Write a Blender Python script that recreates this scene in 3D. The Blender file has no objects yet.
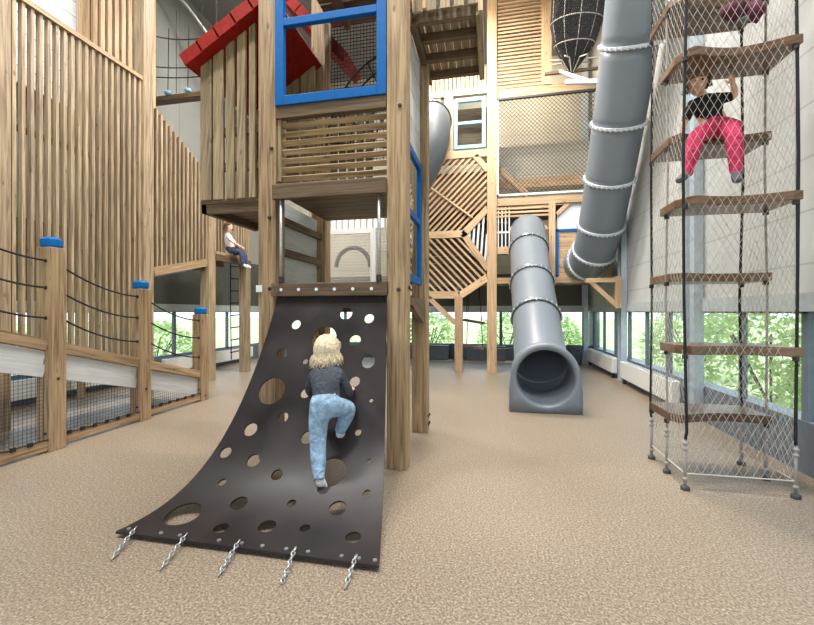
import bpy, bmesh, math, random
from mathutils import Vector as V, Matrix
from mathutils import geometry as G
random.seed(7)
sc = bpy.context.scene
COL = sc.collection
PI = math.pi

# ------------------------------------------------------------------ camera
CX, V0, F, H = 407.0, 311.5, 410.0, 1.3
YAW = math.radians(11.7)
cam_d = bpy.data.cameras.new('camera'); cam = bpy.data.objects.new('camera', cam_d); COL.objects.link(cam)
cam.location = (0, 0, H); cam.rotation_euler = (PI/2, 0, YAW)
cam_d.sensor_fit = 'HORIZONTAL'; cam_d.sensor_width = 36; cam_d.lens = 36*F/814
cam_d.shift_y = (312.5-V0)/814*-1
cam_d.clip_start = .05; cam_d.clip_end = 300
sc.camera = cam
cs, sn = math.cos(YAW), math.sin(YAW)
def at(u, v, y):
    """a measured image point at world depth y -> world point"""
    a = (u-CX)/F; dx = a*cs-sn; dy = a*sn+cs; t = y/dy
    return V((t*dx, y, H+t*(V0-v)/F))

# ------------------------------------------------------------------ materials
MATS = {}
def newmat(name):
    m = bpy.data.materials.new(name); m.use_nodes = True; MATS[name] = m
    nt = m.node_tree; b = nt.nodes['Principled BSDF']
    return m, nt, b
def N(nt, t, **kw):
    n = nt.nodes.new(t)
    for k, v in kw.items():
        if k.startswith('i_'):
            n.inputs[k[2:].replace('_', ' ')].default_value = v
        else: setattr(n, k, v)
    return n
def ramp(nt, src, stops):
    r = nt.nodes.new('ShaderNodeValToRGB'); cr = r.color_ramp
    cr.elements[0].position, cr.elements[0].color = stops[0][0], (*stops[0][1], 1)
    cr.elements[1].position, cr.elements[1].color = stops[-1][0], (*stops[-1][1], 1)
    for p, c in stops[1:-1]:
        e = cr.elements.new(p); e.color = (*c, 1)
    nt.links.new(src, r.inputs[0]); return r.outputs[0]
def mul(c, k): return tuple(min(1, x*k) for x in c)
def plain(name, col, rough=.6, metal=0, noise=.08, scale=14, spec=.4):
    m, nt, b = newmat(name)
    tc = N(nt, 'ShaderNodeTexCoord'); n = N(nt, 'ShaderNodeTexNoise', i_Scale=scale, i_Detail=4.0)
    nt.links.new(tc.outputs['Object'], n.inputs['Vector'])
    nt.links.new(ramp(nt, n.outputs[0], [(.3, mul(col, 1-noise)), (.7, mul(col, 1+noise))]), b.inputs['Base Color'])
    b.inputs['Roughness'].default_value = rough; b.inputs['Metallic'].default_value = metal
    b.inputs['Specular IOR Level'].default_value = spec
    return m
def wood(name, a, c, rough=.6, knots=True):
    """a = light tone, c = dark grain tone; uses the board UV (u along the board in metres)"""
    m, nt, b = newmat(name); L = nt.links.new
    uv = N(nt, 'ShaderNodeUVMap', uv_map='board')
    mp = N(nt, 'ShaderNodeMapping'); mp.inputs['Scale'].default_value = (1.2, 26, 1); L(uv.outputs[0], mp.inputs[0])
    g = N(nt, 'ShaderNodeTexNoise', i_Scale=1.6, i_Detail=6.0, i_Distortion=.6); L(mp.outputs[0], g.inputs['Vector'])
    base = ramp(nt, g.outputs[0], [(.34, c), (.48, tuple((p+q)/2 for p, q in zip(a, c))), (.64, a)])
    mp2 = N(nt, 'ShaderNodeMapping'); mp2.inputs['Scale'].default_value = (.02, .07, 1); L(uv.outputs[0], mp2.inputs[0])
    n2 = N(nt, 'ShaderNodeTexNoise', i_Scale=1.0, i_Detail=1.0); L(mp2.outputs[0], n2.inputs['Vector'])
    t = ramp(nt, n2.outputs[0], [(.3, (.68, .66, .66)), (.7, (1.0, 1.0, 1.0))])
    mx = N(nt, 'ShaderNodeMix', data_type='RGBA', blend_type='MULTIPLY'); mx.inputs[0].default_value = 1
    L(base, mx.inputs[6]); L(t, mx.inputs[7]); out = mx.outputs[2]
    if knots:
        mp3 = N(nt, 'ShaderNodeMapping'); mp3.inputs['Scale'].default_value = (3.2, 7.5, 1); L(uv.outputs[0], mp3.inputs[0])
        vo = N(nt, 'ShaderNodeTexVoronoi', i_Scale=1.0); L(mp3.outputs[0], vo.inputs['Vector'])
        k = ramp(nt, vo.outputs['Distance'], [(.05, (.35, .28, .22)), (.13, (1, 1, 1))])
        mk = N(nt, 'ShaderNodeMix', data_type='RGBA', blend_type='MULTIPLY'); mk.inputs[0].default_value = .8
        L(out, mk.inputs[6]); L(k, mk.inputs[7]); out = mk.outputs[2]
    L(out, b.inputs['Base Color']); b.inputs['Roughness'].default_value = rough
    bp = N(nt, 'ShaderNodeBump', i_Strength=.15, i_Distance=.01); L(g.outputs[0], bp.inputs['Height']); L(bp.outputs[0], b.inputs['Normal'])
    return m
wood('post_wood', (.52, .37, .215), (.22, .14, .08))
wood('slat_wood', (.48, .37, .24), (.20, .145, .09))
wood('pale_wood', (.68, .50, .32), (.45, .30, .17))
wood('dark_wood', (.19, .125, .075), (.085, .052, .032))
wood('step_wood', (.23, .135, .085), (.10, .055, .035), .3)
wood('white_board', (.74, .77, .80), (.58, .62, .66), .5, False)
plain('blue_paint', (.0, .105, .38), .5, noise=.1, spec=.2)
plain('pale_blue_paint', (.22, .48, .70), .45)
plain('blue_cap', (.0, .11, .36), .5, noise=.15, spec=.2)
plain('red_roof', (.26, .012, .008), .65, noise=.18, spec=.15)
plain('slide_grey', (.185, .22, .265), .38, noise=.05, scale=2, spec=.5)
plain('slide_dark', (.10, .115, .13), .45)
plain('flange_white', (.62, .67, .73), .4)
def creases(name, scale, strength, dist):
    nt = MATS[name].node_tree; b = nt.nodes['Principled BSDF']; tc = N(nt, 'ShaderNodeTexCoord'); n = N(nt, 'ShaderNodeTexNoise', i_Scale=scale, i_Detail=3.0, i_Distortion=1.2)
    nt.links.new(tc.outputs['Object'], n.inputs['Vector']); bp = N(nt, 'ShaderNodeBump', i_Strength=strength, i_Distance=dist); nt.links.new(n.outputs[0], bp.inputs['Height']); nt.links.new(bp.outputs[0], b.inputs['Normal'])
plain('bolt_steel', (.6, .62, .64), .3, .8)
plain('dark_steel', (.07, .075, .085), .5, .3)
plain('bolt_dark', (.03, .028, .03), .5)
plain('galvanised', (.52, .54, .56), .38, .75, .15, 40)
plain('column_grey', (.38, .46, .53), .5)
plain('frame_grey', (.13, .16, .20), .5)
plain('band_grey', (.42, .47, .50), .55)
plain('black_rope', (.018, .018, .022), .85)
plain('dark_net', (.03, .03, .032), .9)
plain('pale_net', (.50, .48, .44), .8)
plain('rope_grey', (.33, .31, .30), .85)
plain('radiator_white', (.80, .80, .78), .4, noise=.01)
plain('white_panel', (.72, .76, .80), .5, noise=.04)
plain('ceiling_grey', (.22, .22, .23), .8)
plain('bin_grey', (.06, .075, .095), .5)
plain('bark', (.10, .07, .05), .9)
plain('skin', (.72, .43, .32), .5, noise=.05)
plain('skin_fair', (.80, .52, .42), .5, noise=.05)
plain('eye_dark', (.02, .015, .012), .3)
plain('lips', (.55, .20, .17), .5)
plain('hair_blonde', (.70, .60, .44), .55, noise=.35, scale=70)
plain('hair_brown', (.12, .06, .03), .5, noise=.25, scale=60)
plain('charcoal_shirt', (.055, .065, .09), .85, noise=.2, scale=30)
plain('black_shirt', (.012, .012, .016), .85)
plain('pink_trousers', (.60, .03, .13), .8, noise=.15, scale=20)
plain('denim', (.27, .41, .58), .85, noise=.28, scale=22)
plain('dark_denim', (.05, .07, .13), .85, noise=.2)
plain('white_cloth', (.78, .78, .80), .8)
plain('grey_sock', (.12, .12, .14), .8)
plain('plum_cloth', (.10, .02, .05), .85)
plain('fill_housing', (.6, .6, .6), .5)
m, nt, b = newmat('fill_glow'); b.inputs['Emission Color'].default_value = (1, .93, .82, 1); b.inputs['Emission Strength'].default_value = 6
b.inputs['Base Color'].default_value = (.9, .9, .9, 1)

for q in ('denim', 'pink_trousers', 'charcoal_shirt', 'black_shirt', 'dark_denim', 'white_cloth'): creases(q, 16, 1.0, .02)
# rubber climbing mat, faint sheen
m, nt, b = newmat('rubber_mat'); L = nt.links.new
tc = N(nt, 'ShaderNodeTexCoord'); n = N(nt, 'ShaderNodeTexNoise', i_Scale=2.2, i_Detail=5.0); L(tc.outputs['Object'], n.inputs['Vector'])
L(ramp(nt, n.outputs[0], [(.3, (.012, .010, .012)), (.7, (.032, .025, .026))]), b.inputs['Base Color'])
L(ramp(nt, n.outputs[0], [(.3, (.30, .30, .30)), (.7, (.5, .5, .5))]), b.inputs['Roughness'])
b.inputs['Specular IOR Level'].default_value = .42

# speckled granulate floor
m, nt, b = newmat('granulate_floor')
tc = N(nt, 'ShaderNodeTexCoord')
n1 = N(nt, 'ShaderNodeTexNoise', i_Scale=85.0, i_Detail=3.0, i_Roughness=.7); L = nt.links.new; L(tc.outputs['Object'], n1.inputs['Vector'])
n2 = N(nt, 'ShaderNodeTexNoise', i_Scale=.6, i_Detail=3.0); L(tc.outputs['Object'], n2.inputs['Vector'])
n3 = N(nt, 'ShaderNodeTexVoronoi', i_Scale=95.0); L(tc.outputs['Object'], n3.inputs['Vector'])
c1 = ramp(nt, n1.outputs[0], [(.33, (.10, .075, .052)), (.46, (.25, .20, .145)), (.55, (.345, .285, .22)), (.70, (.60, .545, .46))])
c2 = ramp(nt, n2.outputs[0], [(.3, (.90, .89, .88)), (.7, (1, 1, 1))])
mx = N(nt, 'ShaderNodeMix', data_type='RGBA', blend_type='MULTIPLY'); mx.inputs[0].default_value = 1; L(c1, mx.inputs[6]); L(c2, mx.inputs[7])
c3 = ramp(nt, n3.outputs['Color'], [(.1, (.82, .80, .78)), (.9, (1.0, 1.0, 1.0))])
mx2 = N(nt, 'ShaderNodeMix', data_type='RGBA', blend_type='MULTIPLY'); mx2.inputs[0].default_value = 1; L(mx.outputs[2], mx2.inputs[6]); L(c3, mx2.inputs[7])
L(mx2.outputs[2], b.inputs['Base Color']); b.inputs['Roughness'].default_value = .42; b.inputs['Specular IOR Level'].default_value = .6
bp = N(nt, 'ShaderNodeBump', i_Strength=.35, i_Distance=.004); L(n1.outputs[0], bp.inputs['Height']); L(bp.outputs[0], b.inputs['Normal'])

def cladding(name, col, axis, period, depth=.9, rough=.55):
    m, nt, b = newmat(name); L = nt.links.new
    tc = N(nt, 'ShaderNodeTexCoord'); sp = N(nt, 'ShaderNodeSeparateXYZ'); L(tc.outputs['Object'], sp.inputs[0])
    md = N(nt, 'ShaderNodeMath', operation='DIVIDE'); L(sp.outputs[axis], md.inputs[0]); md.inputs[1].default_value = period
    fr = N(nt, 'ShaderNodeMath', operation='FRACT'); L(md.outputs[0], fr.inputs[0])
    ln = ramp(nt, fr.outputs[0], [(0, (.62, .62, .62)), (.03, (1, 1, 1)), (.97, (1, 1, 1)), (1, (.62, .62, .62))])
    n = N(nt, 'ShaderNodeTexNoise', i_Scale=1.5, i_Detail=5.0); L(tc.outputs['Object'], n.inputs['Vector'])
    c = ramp(nt, n.outputs[0], [(.3, mul(col, .88)), (.7, mul(col, 1.06))])
    mx = N(nt, 'ShaderNodeMix', data_type='RGBA', blend_type='MULTIPLY'); mx.inputs[0].default_value = depth
    L(c, mx.inputs[6]); L(ln, mx.inputs[7]); L(mx.outputs[2], b.inputs['Base Color']); b.inputs['Roughness'].default_value = rough
    return m
cladding('cladding_right', (.52, .54, .55), 'Z', .42)
cladding('cladding_left', (.29, .30, .285), 'Y', .62)
cladding('cladding_back', (.46, .45, .40), 'Z', .5)

m, nt, b = newmat('glass'); L = nt.links.new
out = nt.nodes['Material Output']; nt.nodes.remove(b)
tr = N(nt, 'ShaderNodeBsdfTransparent'); tr.inputs[0].default_value = (.93, .97, .97, 1)
gl = N(nt, 'ShaderNodeBsdfGlossy'); gl.inputs['Roughness'].default_value = .02
lw = N(nt, 'ShaderNodeLayerWeight'); lw.inputs[0].default_value = .5; pw = N(nt, 'ShaderNodeMath', operation='POWER'); L(lw.outputs['Facing'], pw.inputs[0]); pw.inputs[1].default_value = 5
fz = N(nt, 'ShaderNodeMath', operation='MULTIPLY_ADD'); L(pw.outputs[0], fz.inputs[0]); fz.inputs[1].default_value = .35; fz.inputs[2].default_value = .03; mxs = N(nt, 'ShaderNodeMixShader')
L(fz.outputs[0], mxs.inputs[0]); L(tr.outputs[0], mxs.inputs[1]); L(gl.outputs[0], mxs.inputs[2]); L(mxs.outputs[0], out.inputs[0])

m, nt, b = newmat('lawn'); L = nt.links.new
tc = N(nt, 'ShaderNodeTexCoord'); n = N(nt, 'ShaderNodeTexNoise', i_Scale=.8, i_Detail=8.0, i_Roughness=.7); L(tc.outputs['Object'], n.inputs['Vector'])
L(ramp(nt, n.outputs[0], [(.3, (.30, .42, .12)), (.5, (.55, .62, .30)), (.7, (.80, .80, .55))]), b.inputs['Base Color']); b.inputs['Roughness'].default_value = .9
for nm, c0, c1 in (('leaf', (.22, .38, .10), (.62, .74, .36)),):
    m, nt, b = newmat(nm); L = nt.links.new
    tc = N(nt, 'ShaderNodeTexCoord'); n = N(nt, 'ShaderNodeTexNoise', i_Scale=7.0, i_Detail=4.0); L(tc.outputs['Object'], n.inputs['Vector'])
    lc = ramp(nt, n.outputs[0], [(.3, c0), (.7, c1)]); L(lc, b.inputs['Base Color']); b.inputs['Roughness'].default_value = .6
    tl = N(nt, 'ShaderNodeBsdfTranslucent'); L(lc, tl.inputs[0]); ms = N(nt, 'ShaderNodeMixShader'); ms.inputs[0].default_value = .45
    L(b.outputs[0], ms.inputs[1]); L(tl.outputs[0], ms.inputs[2]); L(ms.outputs[0], nt.nodes['Material Output'].inputs[0])

# ------------------------------------------------------------------ object helpers
def tag(o, label=None, cat=None, group=None, kind=None):
    if label: o['label'] = label
    if cat: o['category'] = cat
    if group: o['group'] = group
    if kind: o['kind'] = kind
    return o
def thing(name, loc, label, cat, group=None):
    o = bpy.data.objects.new(name, None); COL.objects.link(o); o.location = loc; o.empty_display_size = .2
    return tag(o, label, cat, group)
def wloc(o):
    p = V((0, 0, 0))
    while o: p += o.location; o = o.parent
    return p
class MB:
    def __init__(s): s.v = []; s.f = []; s.uv = []
    def add(s, vs, fs, uvs=None):
        k = len(s.v); s.v += [V(p) for p in vs]
        for i, f in enumerate(fs):
            s.f.append([k+j for j in f]); s.uv.append(uvs[i] if uvs else [(0, 0)]*len(f))
        return s
    def hexa(s, c, ax, hl):
        """oriented box: centre c, axes ax (3 unit vectors), half sizes hl; u runs along axis 0"""
        P = [V(c)+ax[0]*(i*hl[0])+ax[1]*(j*hl[1])+ax[2]*(k*hl[2]) for i in (-1, 1) for j in (-1, 1) for k in (-1, 1)]
        fs = [(0, 1, 3, 2), (4, 6, 7, 5), (0, 4, 5, 1), (2, 3, 7, 6), (0, 2, 6, 4), (1, 5, 7, 3)]
        ou, ov = random.uniform(0, 400), random.uniform(0, 400)
        uvs = []
        for n, f in enumerate(fs):
            r = []
            for q in f:
                i, j, k = (q >> 2)*2-1, ((q >> 1) & 1)*2-1, (q & 1)*2-1
                if n < 2: r.append((ou+j*hl[1]*.3, ov+k*hl[2]))
                elif n < 4: r.append((ou+i*hl[0], ov+k*hl[2]+.37*n))
                else: r.append((ou+i*hl[0], ov+j*hl[1]+.37*n))
            uvs.append(r)
        return s.add(P, fs, uvs)
    def box(s, x0, x1, y0, y1, z0, z1):
        d = [(x1-x0)/2, (y1-y0)/2, (z1-z0)/2]; E3 = [V((1, 0, 0)), V((0, 1, 0)), V((0, 0, 1))]
        o = sorted(range(3), key=lambda i: -abs(d[i]))
        a = [E3[i] for i in o]
        return s.hexa(((x0+x1)/2, (y0+y1)/2, (z0+z1)/2), a, [abs(d[i]) for i in o])
    def beam(s, p, q, w, h, up=(0, 0, 1)):
        p, q = V(p), V(q); a = (q-p).normalized(); u = V(up)
        if abs(a.dot(u)) > .98: u = V((0, 1, 0))
        b = a.cross(u).normalized(); c = b.cross(a).normalized()
        return s.hexa((p+q)/2, [a, b, c], [(q-p).length/2, w/2, h/2])
    def tube(s, path, r, seg=8, closed=False, cap=True, rr=None):
        path = [V(p) for p in path]; n = len(path); k = len(s.v); fr = None
        for i, p in enumerate(path):
            if closed: t = path[(i+1) % n]-path[i-1]
            else: t = path[min(i+1, n-1)]-path[max(i-1, 0)]
            t.normalize()
            if fr is None:
                u = V((0, 0, 1)) if abs(t.z) < .9 else V((1, 0, 0)); fr = (u-t*u.dot(t)).normalized()
            else:
                fr = (fr-t*fr.dot(t)).normalized()
            b = t.cross(fr); R = rr[i] if rr else r
            for j in range(seg):
                a = 2*PI*j/seg; s.v.append(p+fr*(math.cos(a)*R)+b*(math.sin(a)*R))
        m = n if closed else n-1
        for i in range(m):
            for j in range(seg):
                a, b2 = k+i*seg+j, k+i*seg+(j+1) % seg; c, d = k+((i+1) % n)*seg+(j+1) % seg, k+((i+1) % n)*seg+j
                s.f.append([a, b2, c, d]); s.uv.append([(0, 0)]*4)
        if cap and not closed:
            s.f.append([k+j for j in range(seg)][::-1]); s.uv.append([(0, 0)]*seg)
            s.f.append([k+(n-1)*seg+j for j in range(seg)]); s.uv.append([(0, 0)]*seg)
        return s
    def ball(s, c, r, sx=1, sy=1, sz=1, n=10):
        c = V(c); vs = []; fs = []
        for i in range(n+1):
            th = PI*i/n
            for j in range(2*n):
                ph = PI*j/n; vs.append(c+V((r*sx*math.sin(th)*math.cos(ph), r*sy*math.sin(th)*math.sin(ph), r*sz*math.cos(th))))
        for i in range(n):
            for j in range(2*n):
                fs.append((i*2*n+j, (i+1)*2*n+j, (i+1)*2*n+(j+1) % (2*n), i*2*n+(j+1) % (2*n)))
        return s.add(vs, fs)
    def prism(s, poly, d):
        """planar polygon of 3D points extruded by vector d"""
        n = len(poly); d = V(d); P = [V(p) for p in poly]; vs = P+[p+d for p in P]
        ou, ov = random.uniform(0, 400), random.uniform(0, 400)
        a = max(((P[i]-P[j]) for i in range(n) for j in range(i)), key=lambda e: e.length).normalized()
        nn = (P[1]-P[0]).cross(P[2]-P[1]).normalized(); b = a.cross(nn)
        U = lambda p: (ou+p.dot(a), ov+p.dot(b)+p.dot(nn))
        fs = [list(range(n))[::-1], [n+i for i in range(n)]]+[[i, (i+1) % n, n+(i+1) % n, n+i] for i in range(n)]
        return s.add(vs, fs, [[U(vs[i]) for i in f] for f in fs])
    def build(s, name, mat, parent=None, smooth=False, base=None, bevel=0):
        me = bpy.data.meshes.new(name)
        off = wloc(parent) if parent else (V(base) if base is not None else V((0, 0, 0)))
        me.from_pydata([tuple(p-off) for p in s.v], [], s.f)
        uvl = me.uv_layers.new(name='board'); i = 0
        flat = [c for f in s.uv for p in f for c in p]
        uvl.data.foreach_set('uv', flat)
        me.materials.append(MATS[mat])
        me.validate(); me.update()
        bm = bmesh.new(); bm.from_mesh(me); bmesh.ops.recalc_face_normals(bm, faces=bm.faces)
        bm.to_mesh(me); bm.free()
        if smooth: me.polygons.foreach_set('use_smooth', [True]*len(me.polygons))
        o = bpy.data.objects.new(name, me); COL.objects.link(o)
        if parent: o.parent = parent
        else: o.location = off
        if bevel:
            md = o.modifiers.new('bevel', 'BEVEL'); md.width = bevel; md.segments = 2; md.limit_method = 'ANGLE'
        return o
def copy_tree(o, loc=None, parent=None):
    c = o.copy(); COL.objects.link(c)
    if parent: c.parent = parent
    if loc is not None: c.location = loc
    for ch in list(o.children): copy_tree(ch, None, c)
    return c
def bolt(parent, p, n, r=.014, mat='bolt_dark', l=.012):
    p, n = V(p), V(n).normalized()
    return MB().tube([p-n*.002, p+n*l*.6, p+n*l], r, 8, rr=[r, r, r*.6]).build('bolt', mat, parent)
def cord(p, q, sag=0, n=12):
    p, q = V(p), V(q); return [p.lerp(q, i/n)-V((0, 0, sag*4*(i/n)*(1-i/n))) for i in range(n+1)]
def diamond_net(mb, o, U, W, nu, nv, r, off=None, clip=None, seg=3):
    """zigzag strands over the parallelogram o + a*U + b*W"""
    o, U, W = V(o), V(U), V(W)
    for k in range(nu+1):
        for sgn in (1, -1):
            path = []
            for j in range(nv+1):
                a = (k+sgn*.5*(j % 2))/nu
                a = min(1, max(0, a)); p = o+U*a+W*(j/nv)
                if off: p = p+off(a, j/nv)
                path.append(p)
            mb.tube(path, r, seg, cap=False)
    return mb
def square_net(mb, o, U, W, nu, nv, r):
    o, U, W = V(o), V(U), V(W)
    for k in range(nu+1): mb.beam(o+U*(k/nu), o+U*(k/nu)+W, r*2, r*2, (0, .3, .9))
    for k in range(nv+1): mb.beam(o+W*(k/nv), o+W*(k/nv)+U, r*2, r*2)
    return mb
def post(parent, x, y, z0, z1, w=.17, mat='post_wood', d=None, bv=.006):
    d = d or w
    return MB().box(x-w/2, x+w/2, y-d/2, y+d/2, z0, z1).build('post', mat, parent, bevel=bv)

# ------------------------------------------------------------------ the hall
XR, XL, YB, YF, ZC = 2.45, -6.4, 11.3, -4.0, 8.0
def struct(o, label=None): return tag(o, label=label, kind='structure')
struct(MB().box(XL-.2, XR+.2, YF, YB+.2, -.2, 0).build('floor', 'granulate_floor'), 'beige speckled rubber granulate floor')
struct(MB().box(XL-.2, XR+.2, YF-.2, YB+.2, ZC, ZC+.15).build('ceiling', 'ceiling_grey'), 'dark grey hall ceiling')
WS, WT = .42, 1.3
struct(MB().box(XL, XR, YF-.2, YF, 3.4, ZC).build('front_light_block', 'cladding_back'), 'unseen wall added to cut light from the open front')  # unseen wall, added to reduce sky fill through the open front
def wall(side, lo, hi, band):
    m = MB()
    if side == 'right': m.box(XR, XR+.2, YF, YB+.2, WT+.15, ZC)
    if side == 'left': m.box(XL-.2, XL, YF, YB+.2, WT+.15, ZC)
    if side == 'back': m.box(XL, XR, YB, YB+.2, WT+.15, ZC)
    return m
struct(wall('right', 0, 0, 0).build('wall_right', 'cladding_right'), 'pale clad wall above the right windows')
struct(wall('left', 0, 0, 0).build('wall_left', 'cladding_left'), 'grey panelled wall on the left')
struct(wall('back', 0, 0, 0).build('wall_back', 'cladding_back'), 'grey clad back wall')
struct(MB().box(XR-.03, XR+.2, YF, YB, WT, WT+.15).build('trim_1', 'band_grey'))
struct(MB().box(XL-.2, XL+.03, YF, YB, WT, WT+.15).build('trim_2', 'band_grey'))
struct(MB().box(XL, XR, YB-.03, YB+.2, WT, WT+.15).build('trim_3', 'band_grey'))
struct(MB().box(XR, XR+.2, YF, YB, 0, WS).build('trim_4', 'frame_grey'))
struct(MB().box(XL-.2, XL, YF, YB, 0, WS-.04).build('trim_5', 'frame_grey'))
struct(MB().box(XL, XR, YB, YB+.2, 0, WS-.02).build('trim_6', 'frame_grey'))
plain('painted_shade', (.075, .08, .075), .7)  # dark colour for shade painted on the walls above the windows
struct(MB().box(XL, XR, YB-.02, YB, WT+.15, 2.3).build('shade_strip_back', 'painted_shade'))  # strip standing in for the shade under the deck
struct(MB().box(XL, XL+.02, YF, YB-.02, WT+.15, 2.6).build('shade_strip_left', 'painted_shade'))  # same painted shade along the left wall
wn = 0
def window(a, b_, side):
    """one window: frame bars with a pane"""
    global wn; wn += 1
    fr = MB(); gl = MB(); w = .035
    zb = WS-.04
    if side in ('right', 'left'):
        x0 = XR+.02 if side == 'right' else XL-.10; x1 = x0+.045
        fr.box(x0, x1, a, b_, zb, zb+w).box(x0, x1, a, b_, WT-w*.5, WT).box(x0, x1, a, a+w, zb, WT).box(x0, x1, b_-w, b_, zb, WT)
        g = x0+.022; gl.box(g-.003, g+.003, a+w, b_-w, zb+w, WT-w*.5)
    else:
        y0 = YB+.02; y1 = y0+.08
        fr.box(a, b_, y0, y1, zb, zb+w).box(a, b_, y0, y1, WT-w*.5, WT).box(a, a+w, y0, y1, zb, WT).box(b_-w, b_, y0, y1, zb, WT)
        g = y0+.04; gl.box(a+w, b_-w, g-.003, g+.003, zb+w, WT-w*.5)
    o = struct(fr.build('window_%d' % wn, 'frame_grey'))
    gl.build('pane', 'glass', o)
ys = [YB-.45-.87*i for i in range(17)]
for i in range(16):
    window(ys[i+1], ys[i], 'right'); window(ys[i+1], ys[i], 'left')
struct(MB().box(XR, XR+.15, YB-.45, YB, WS-.05, WT).build('trim_7', 'frame_grey'))
struct(MB().box(XL-.15, XL, YB-.45, YB, WS-.05, WT).build('trim_8', 'frame_grey'))
xs = [XL+(XR-XL)*i/8 for i in range(9)]
for i in range(8): window(xs[i], xs[i+1], 'back')

# steel columns
def column(x, y, label, group=None):
    t = thing('steel_column', (x, y, 0), label, 'column', group)
    MB().box(x-.05, x+.05, y-.115, y-.095, 0, ZC-.01).box(x-.05, x+.05, y+.095, y+.115, 0, ZC-.01).box(x-.012, x+.012, y-.1, y+.1, 0, ZC-.01).build('flanged_shaft', 'column_grey', t)
    MB().box(x-.06, x+.055, y-.15, y+.15, 0, .02).build('base_plate', 'column_grey', t)
    return t
column(2.39, 5.55, 'pale blue-grey steel column by the right windows, seen behind the net climbing tower', None)
column(2.395, 8.35, 'pale blue-grey steel column between the two white radiators on the right', None)
column(2.28, 10.95, 'pale steel column in the far right corner beside the waste bin', None)
column(-.9, 11.1, 'pale steel column at the back windows behind the hanging steps', None)

# radiators
def radiator(p, q, z0, z1, label, x):
    t = thing('radiator', (x, (p+q)/2, 0), label, 'radiator')
    sgn = 1 if x > 0 else -1
    MB().box(x-.05, x+.05, p, q, z0, z1).build('casing', 'radiator_white', t, bevel=.012)
    m = MB(); n = int((q-p)/.05)
    for i in range(n): m.box(x-.045, x+.045, p+.03+i*.05, p+.045+i*.05, z1-.004, z1+.006)
    m.build('grille', 'band_grey', t)
    MB().box(x-.03, x+.03, p+.1, p+.14, 0, z0).build('foot', 'dark_steel', t); MB().box(x-.03, x+.03, q-.14, q-.1, 0, z0).build('foot', 'dark_steel', t)
radiator(5.9, 8.1, .1, .40, 'long white radiator low under the right windows, nearer of the two', 2.33)
radiator(8.6, 10.75, .1, .40, 'long white radiator low under the right windows in the far corner', 2.33)
radiator(6.9, 9.9, .1, .36, 'white radiator under the left windows beyond the post with the seated child', -6.30)
radiator(3.0, 6.3, .1, .36, 'white radiator seen through the black net below the sloping ramp', -6.30)
for x0, x1, lb in ((-2.6, -1.15, 'dark sill box under the back windows left of the pale column'), (-.65, .35, 'dark sill box under the back windows between pale column and grey slide')):
    t = thing('sill_box', ((x0+x1)/2, 11.15, 0), lb, 'bench box')
    MB().box(x0, x1, 11.04, 11.28, 0, .36).build('box', 'frame_grey', t, bevel=.01)
    MB().box(x0-.01, x1+.01, 11.03, 11.29, .36, .38).build('lid', 'dark_steel', t)
t = thing('waste_bin', (1.98, 10.7, 0), 'dark round waste bin on the floor by the far right corner', 'bin')
b_ = MB(); n = 24
vs = []; fs = []
for r, z in ((.17, 0), (.2, .4), (.215, .41), (.215, .44), (.19, .44), (.16, .03)):
    vs += [(1.98+r*math.cos(2*PI*i/n), 10.7+r*math.sin(2*PI*i/n), z) for i in range(n)]
for k in range(5):
    fs += [(k*n+i, k*n+(i+1) % n, (k+1)*n+(i+1) % n, (k+1)*n+i) for i in range(n)]
fs += [list(range(n)), [5*n+i for i in range(n)]]
b_.add(vs, fs).build('bin_body', 'bin_grey', t, smooth=False)
MB().tube([(1.98+.2*math.cos(2*PI*i/24), 10.7+.2*math.sin(2*PI*i/24), .455) for i in range(24)], .012, 6, True).build('rim', 'dark_steel', t)

# ------------------------------------------------------------------ outdoors
tag(MB().box(-60, 60, -40, 90, -.45, -.25).build('lawn', 'lawn'), kind='structure', label='sunlit lawn outside the windows')
def bush(x, y, r, h, label, n=1300):
    t = thing('bush', (x, y, -.25), label, 'bush', None)
    m = MB()
    for i in range(n):
        a = random.uniform(0, 2*PI); c = random.uniform(-.2, 1); q = random.uniform(.55, 1)**.5
        p = V((x+r*q*math.cos(a)*math.sqrt(max(0, 1-c*c)), y+r*q*math.sin(a)*math.sqrt(max(0, 1-c*c)), -.25+h*.25+h*.75*q*max(c, -.2)))
        d = V((random.gauss(0, 1), random.gauss(0, 1), random.gauss(0, .6))).normalized(); e = d.cross(V((random.random(), random.random(), random.random()))).normalized()
        s = random.uniform(.045, .10)
        m.add([p-d*s, p+e*s*.4, p+d*s, p-e*s*.4], [(0, 1, 2, 3)])
    m.build('foliage', 'leaf', t)
    w = MB()
    for i in range(6):
        a = 2*PI*i/6; w.tube([(x+.03*math.cos(a), y+.03*math.sin(a), -.25), (x+r*.5*math.cos(a), y+r*.5*math.sin(a), -.25+h*.6)], .02, 5)
    w.build('stem', 'bark', t)
for a in ((4.4, 3.3, 1.1, 2.4, 'leafy bush outside the right windows at the right edge of the picture'),
          (4.4, 5.75, 1.0, 2.0, 'leafy bush outside the right windows seen through the net tower'),
          (4.6, 8.0, 1.2, 1.9, 'leafy bush outside the right windows behind the nearer radiator'),
          (5.0, 11.5, 1.2, 1.9, 'leafy bush outside the right windows beyond the far radiator'),
          (-2.1, 13.6, 1.0, 1.7, 'dark green bush outside the back windows left of the pale column'),
          (.6, 16.5, 1.2, 1.6, 'pale bush on the lawn outside the back windows behind the grey slide'),
          (2.1, 14.6, .9, 1.5, 'small bush outside the back windows above the waste bin'),
          (-9.4, 10.0, 1.1, 1.3, 'low bush outside the left windows behind the seated child'),
          (-9.6, 7.0, 1.1, 1.2, 'low bush outside the left windows behind the lowest ramp post')):
    bush(*a)

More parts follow.
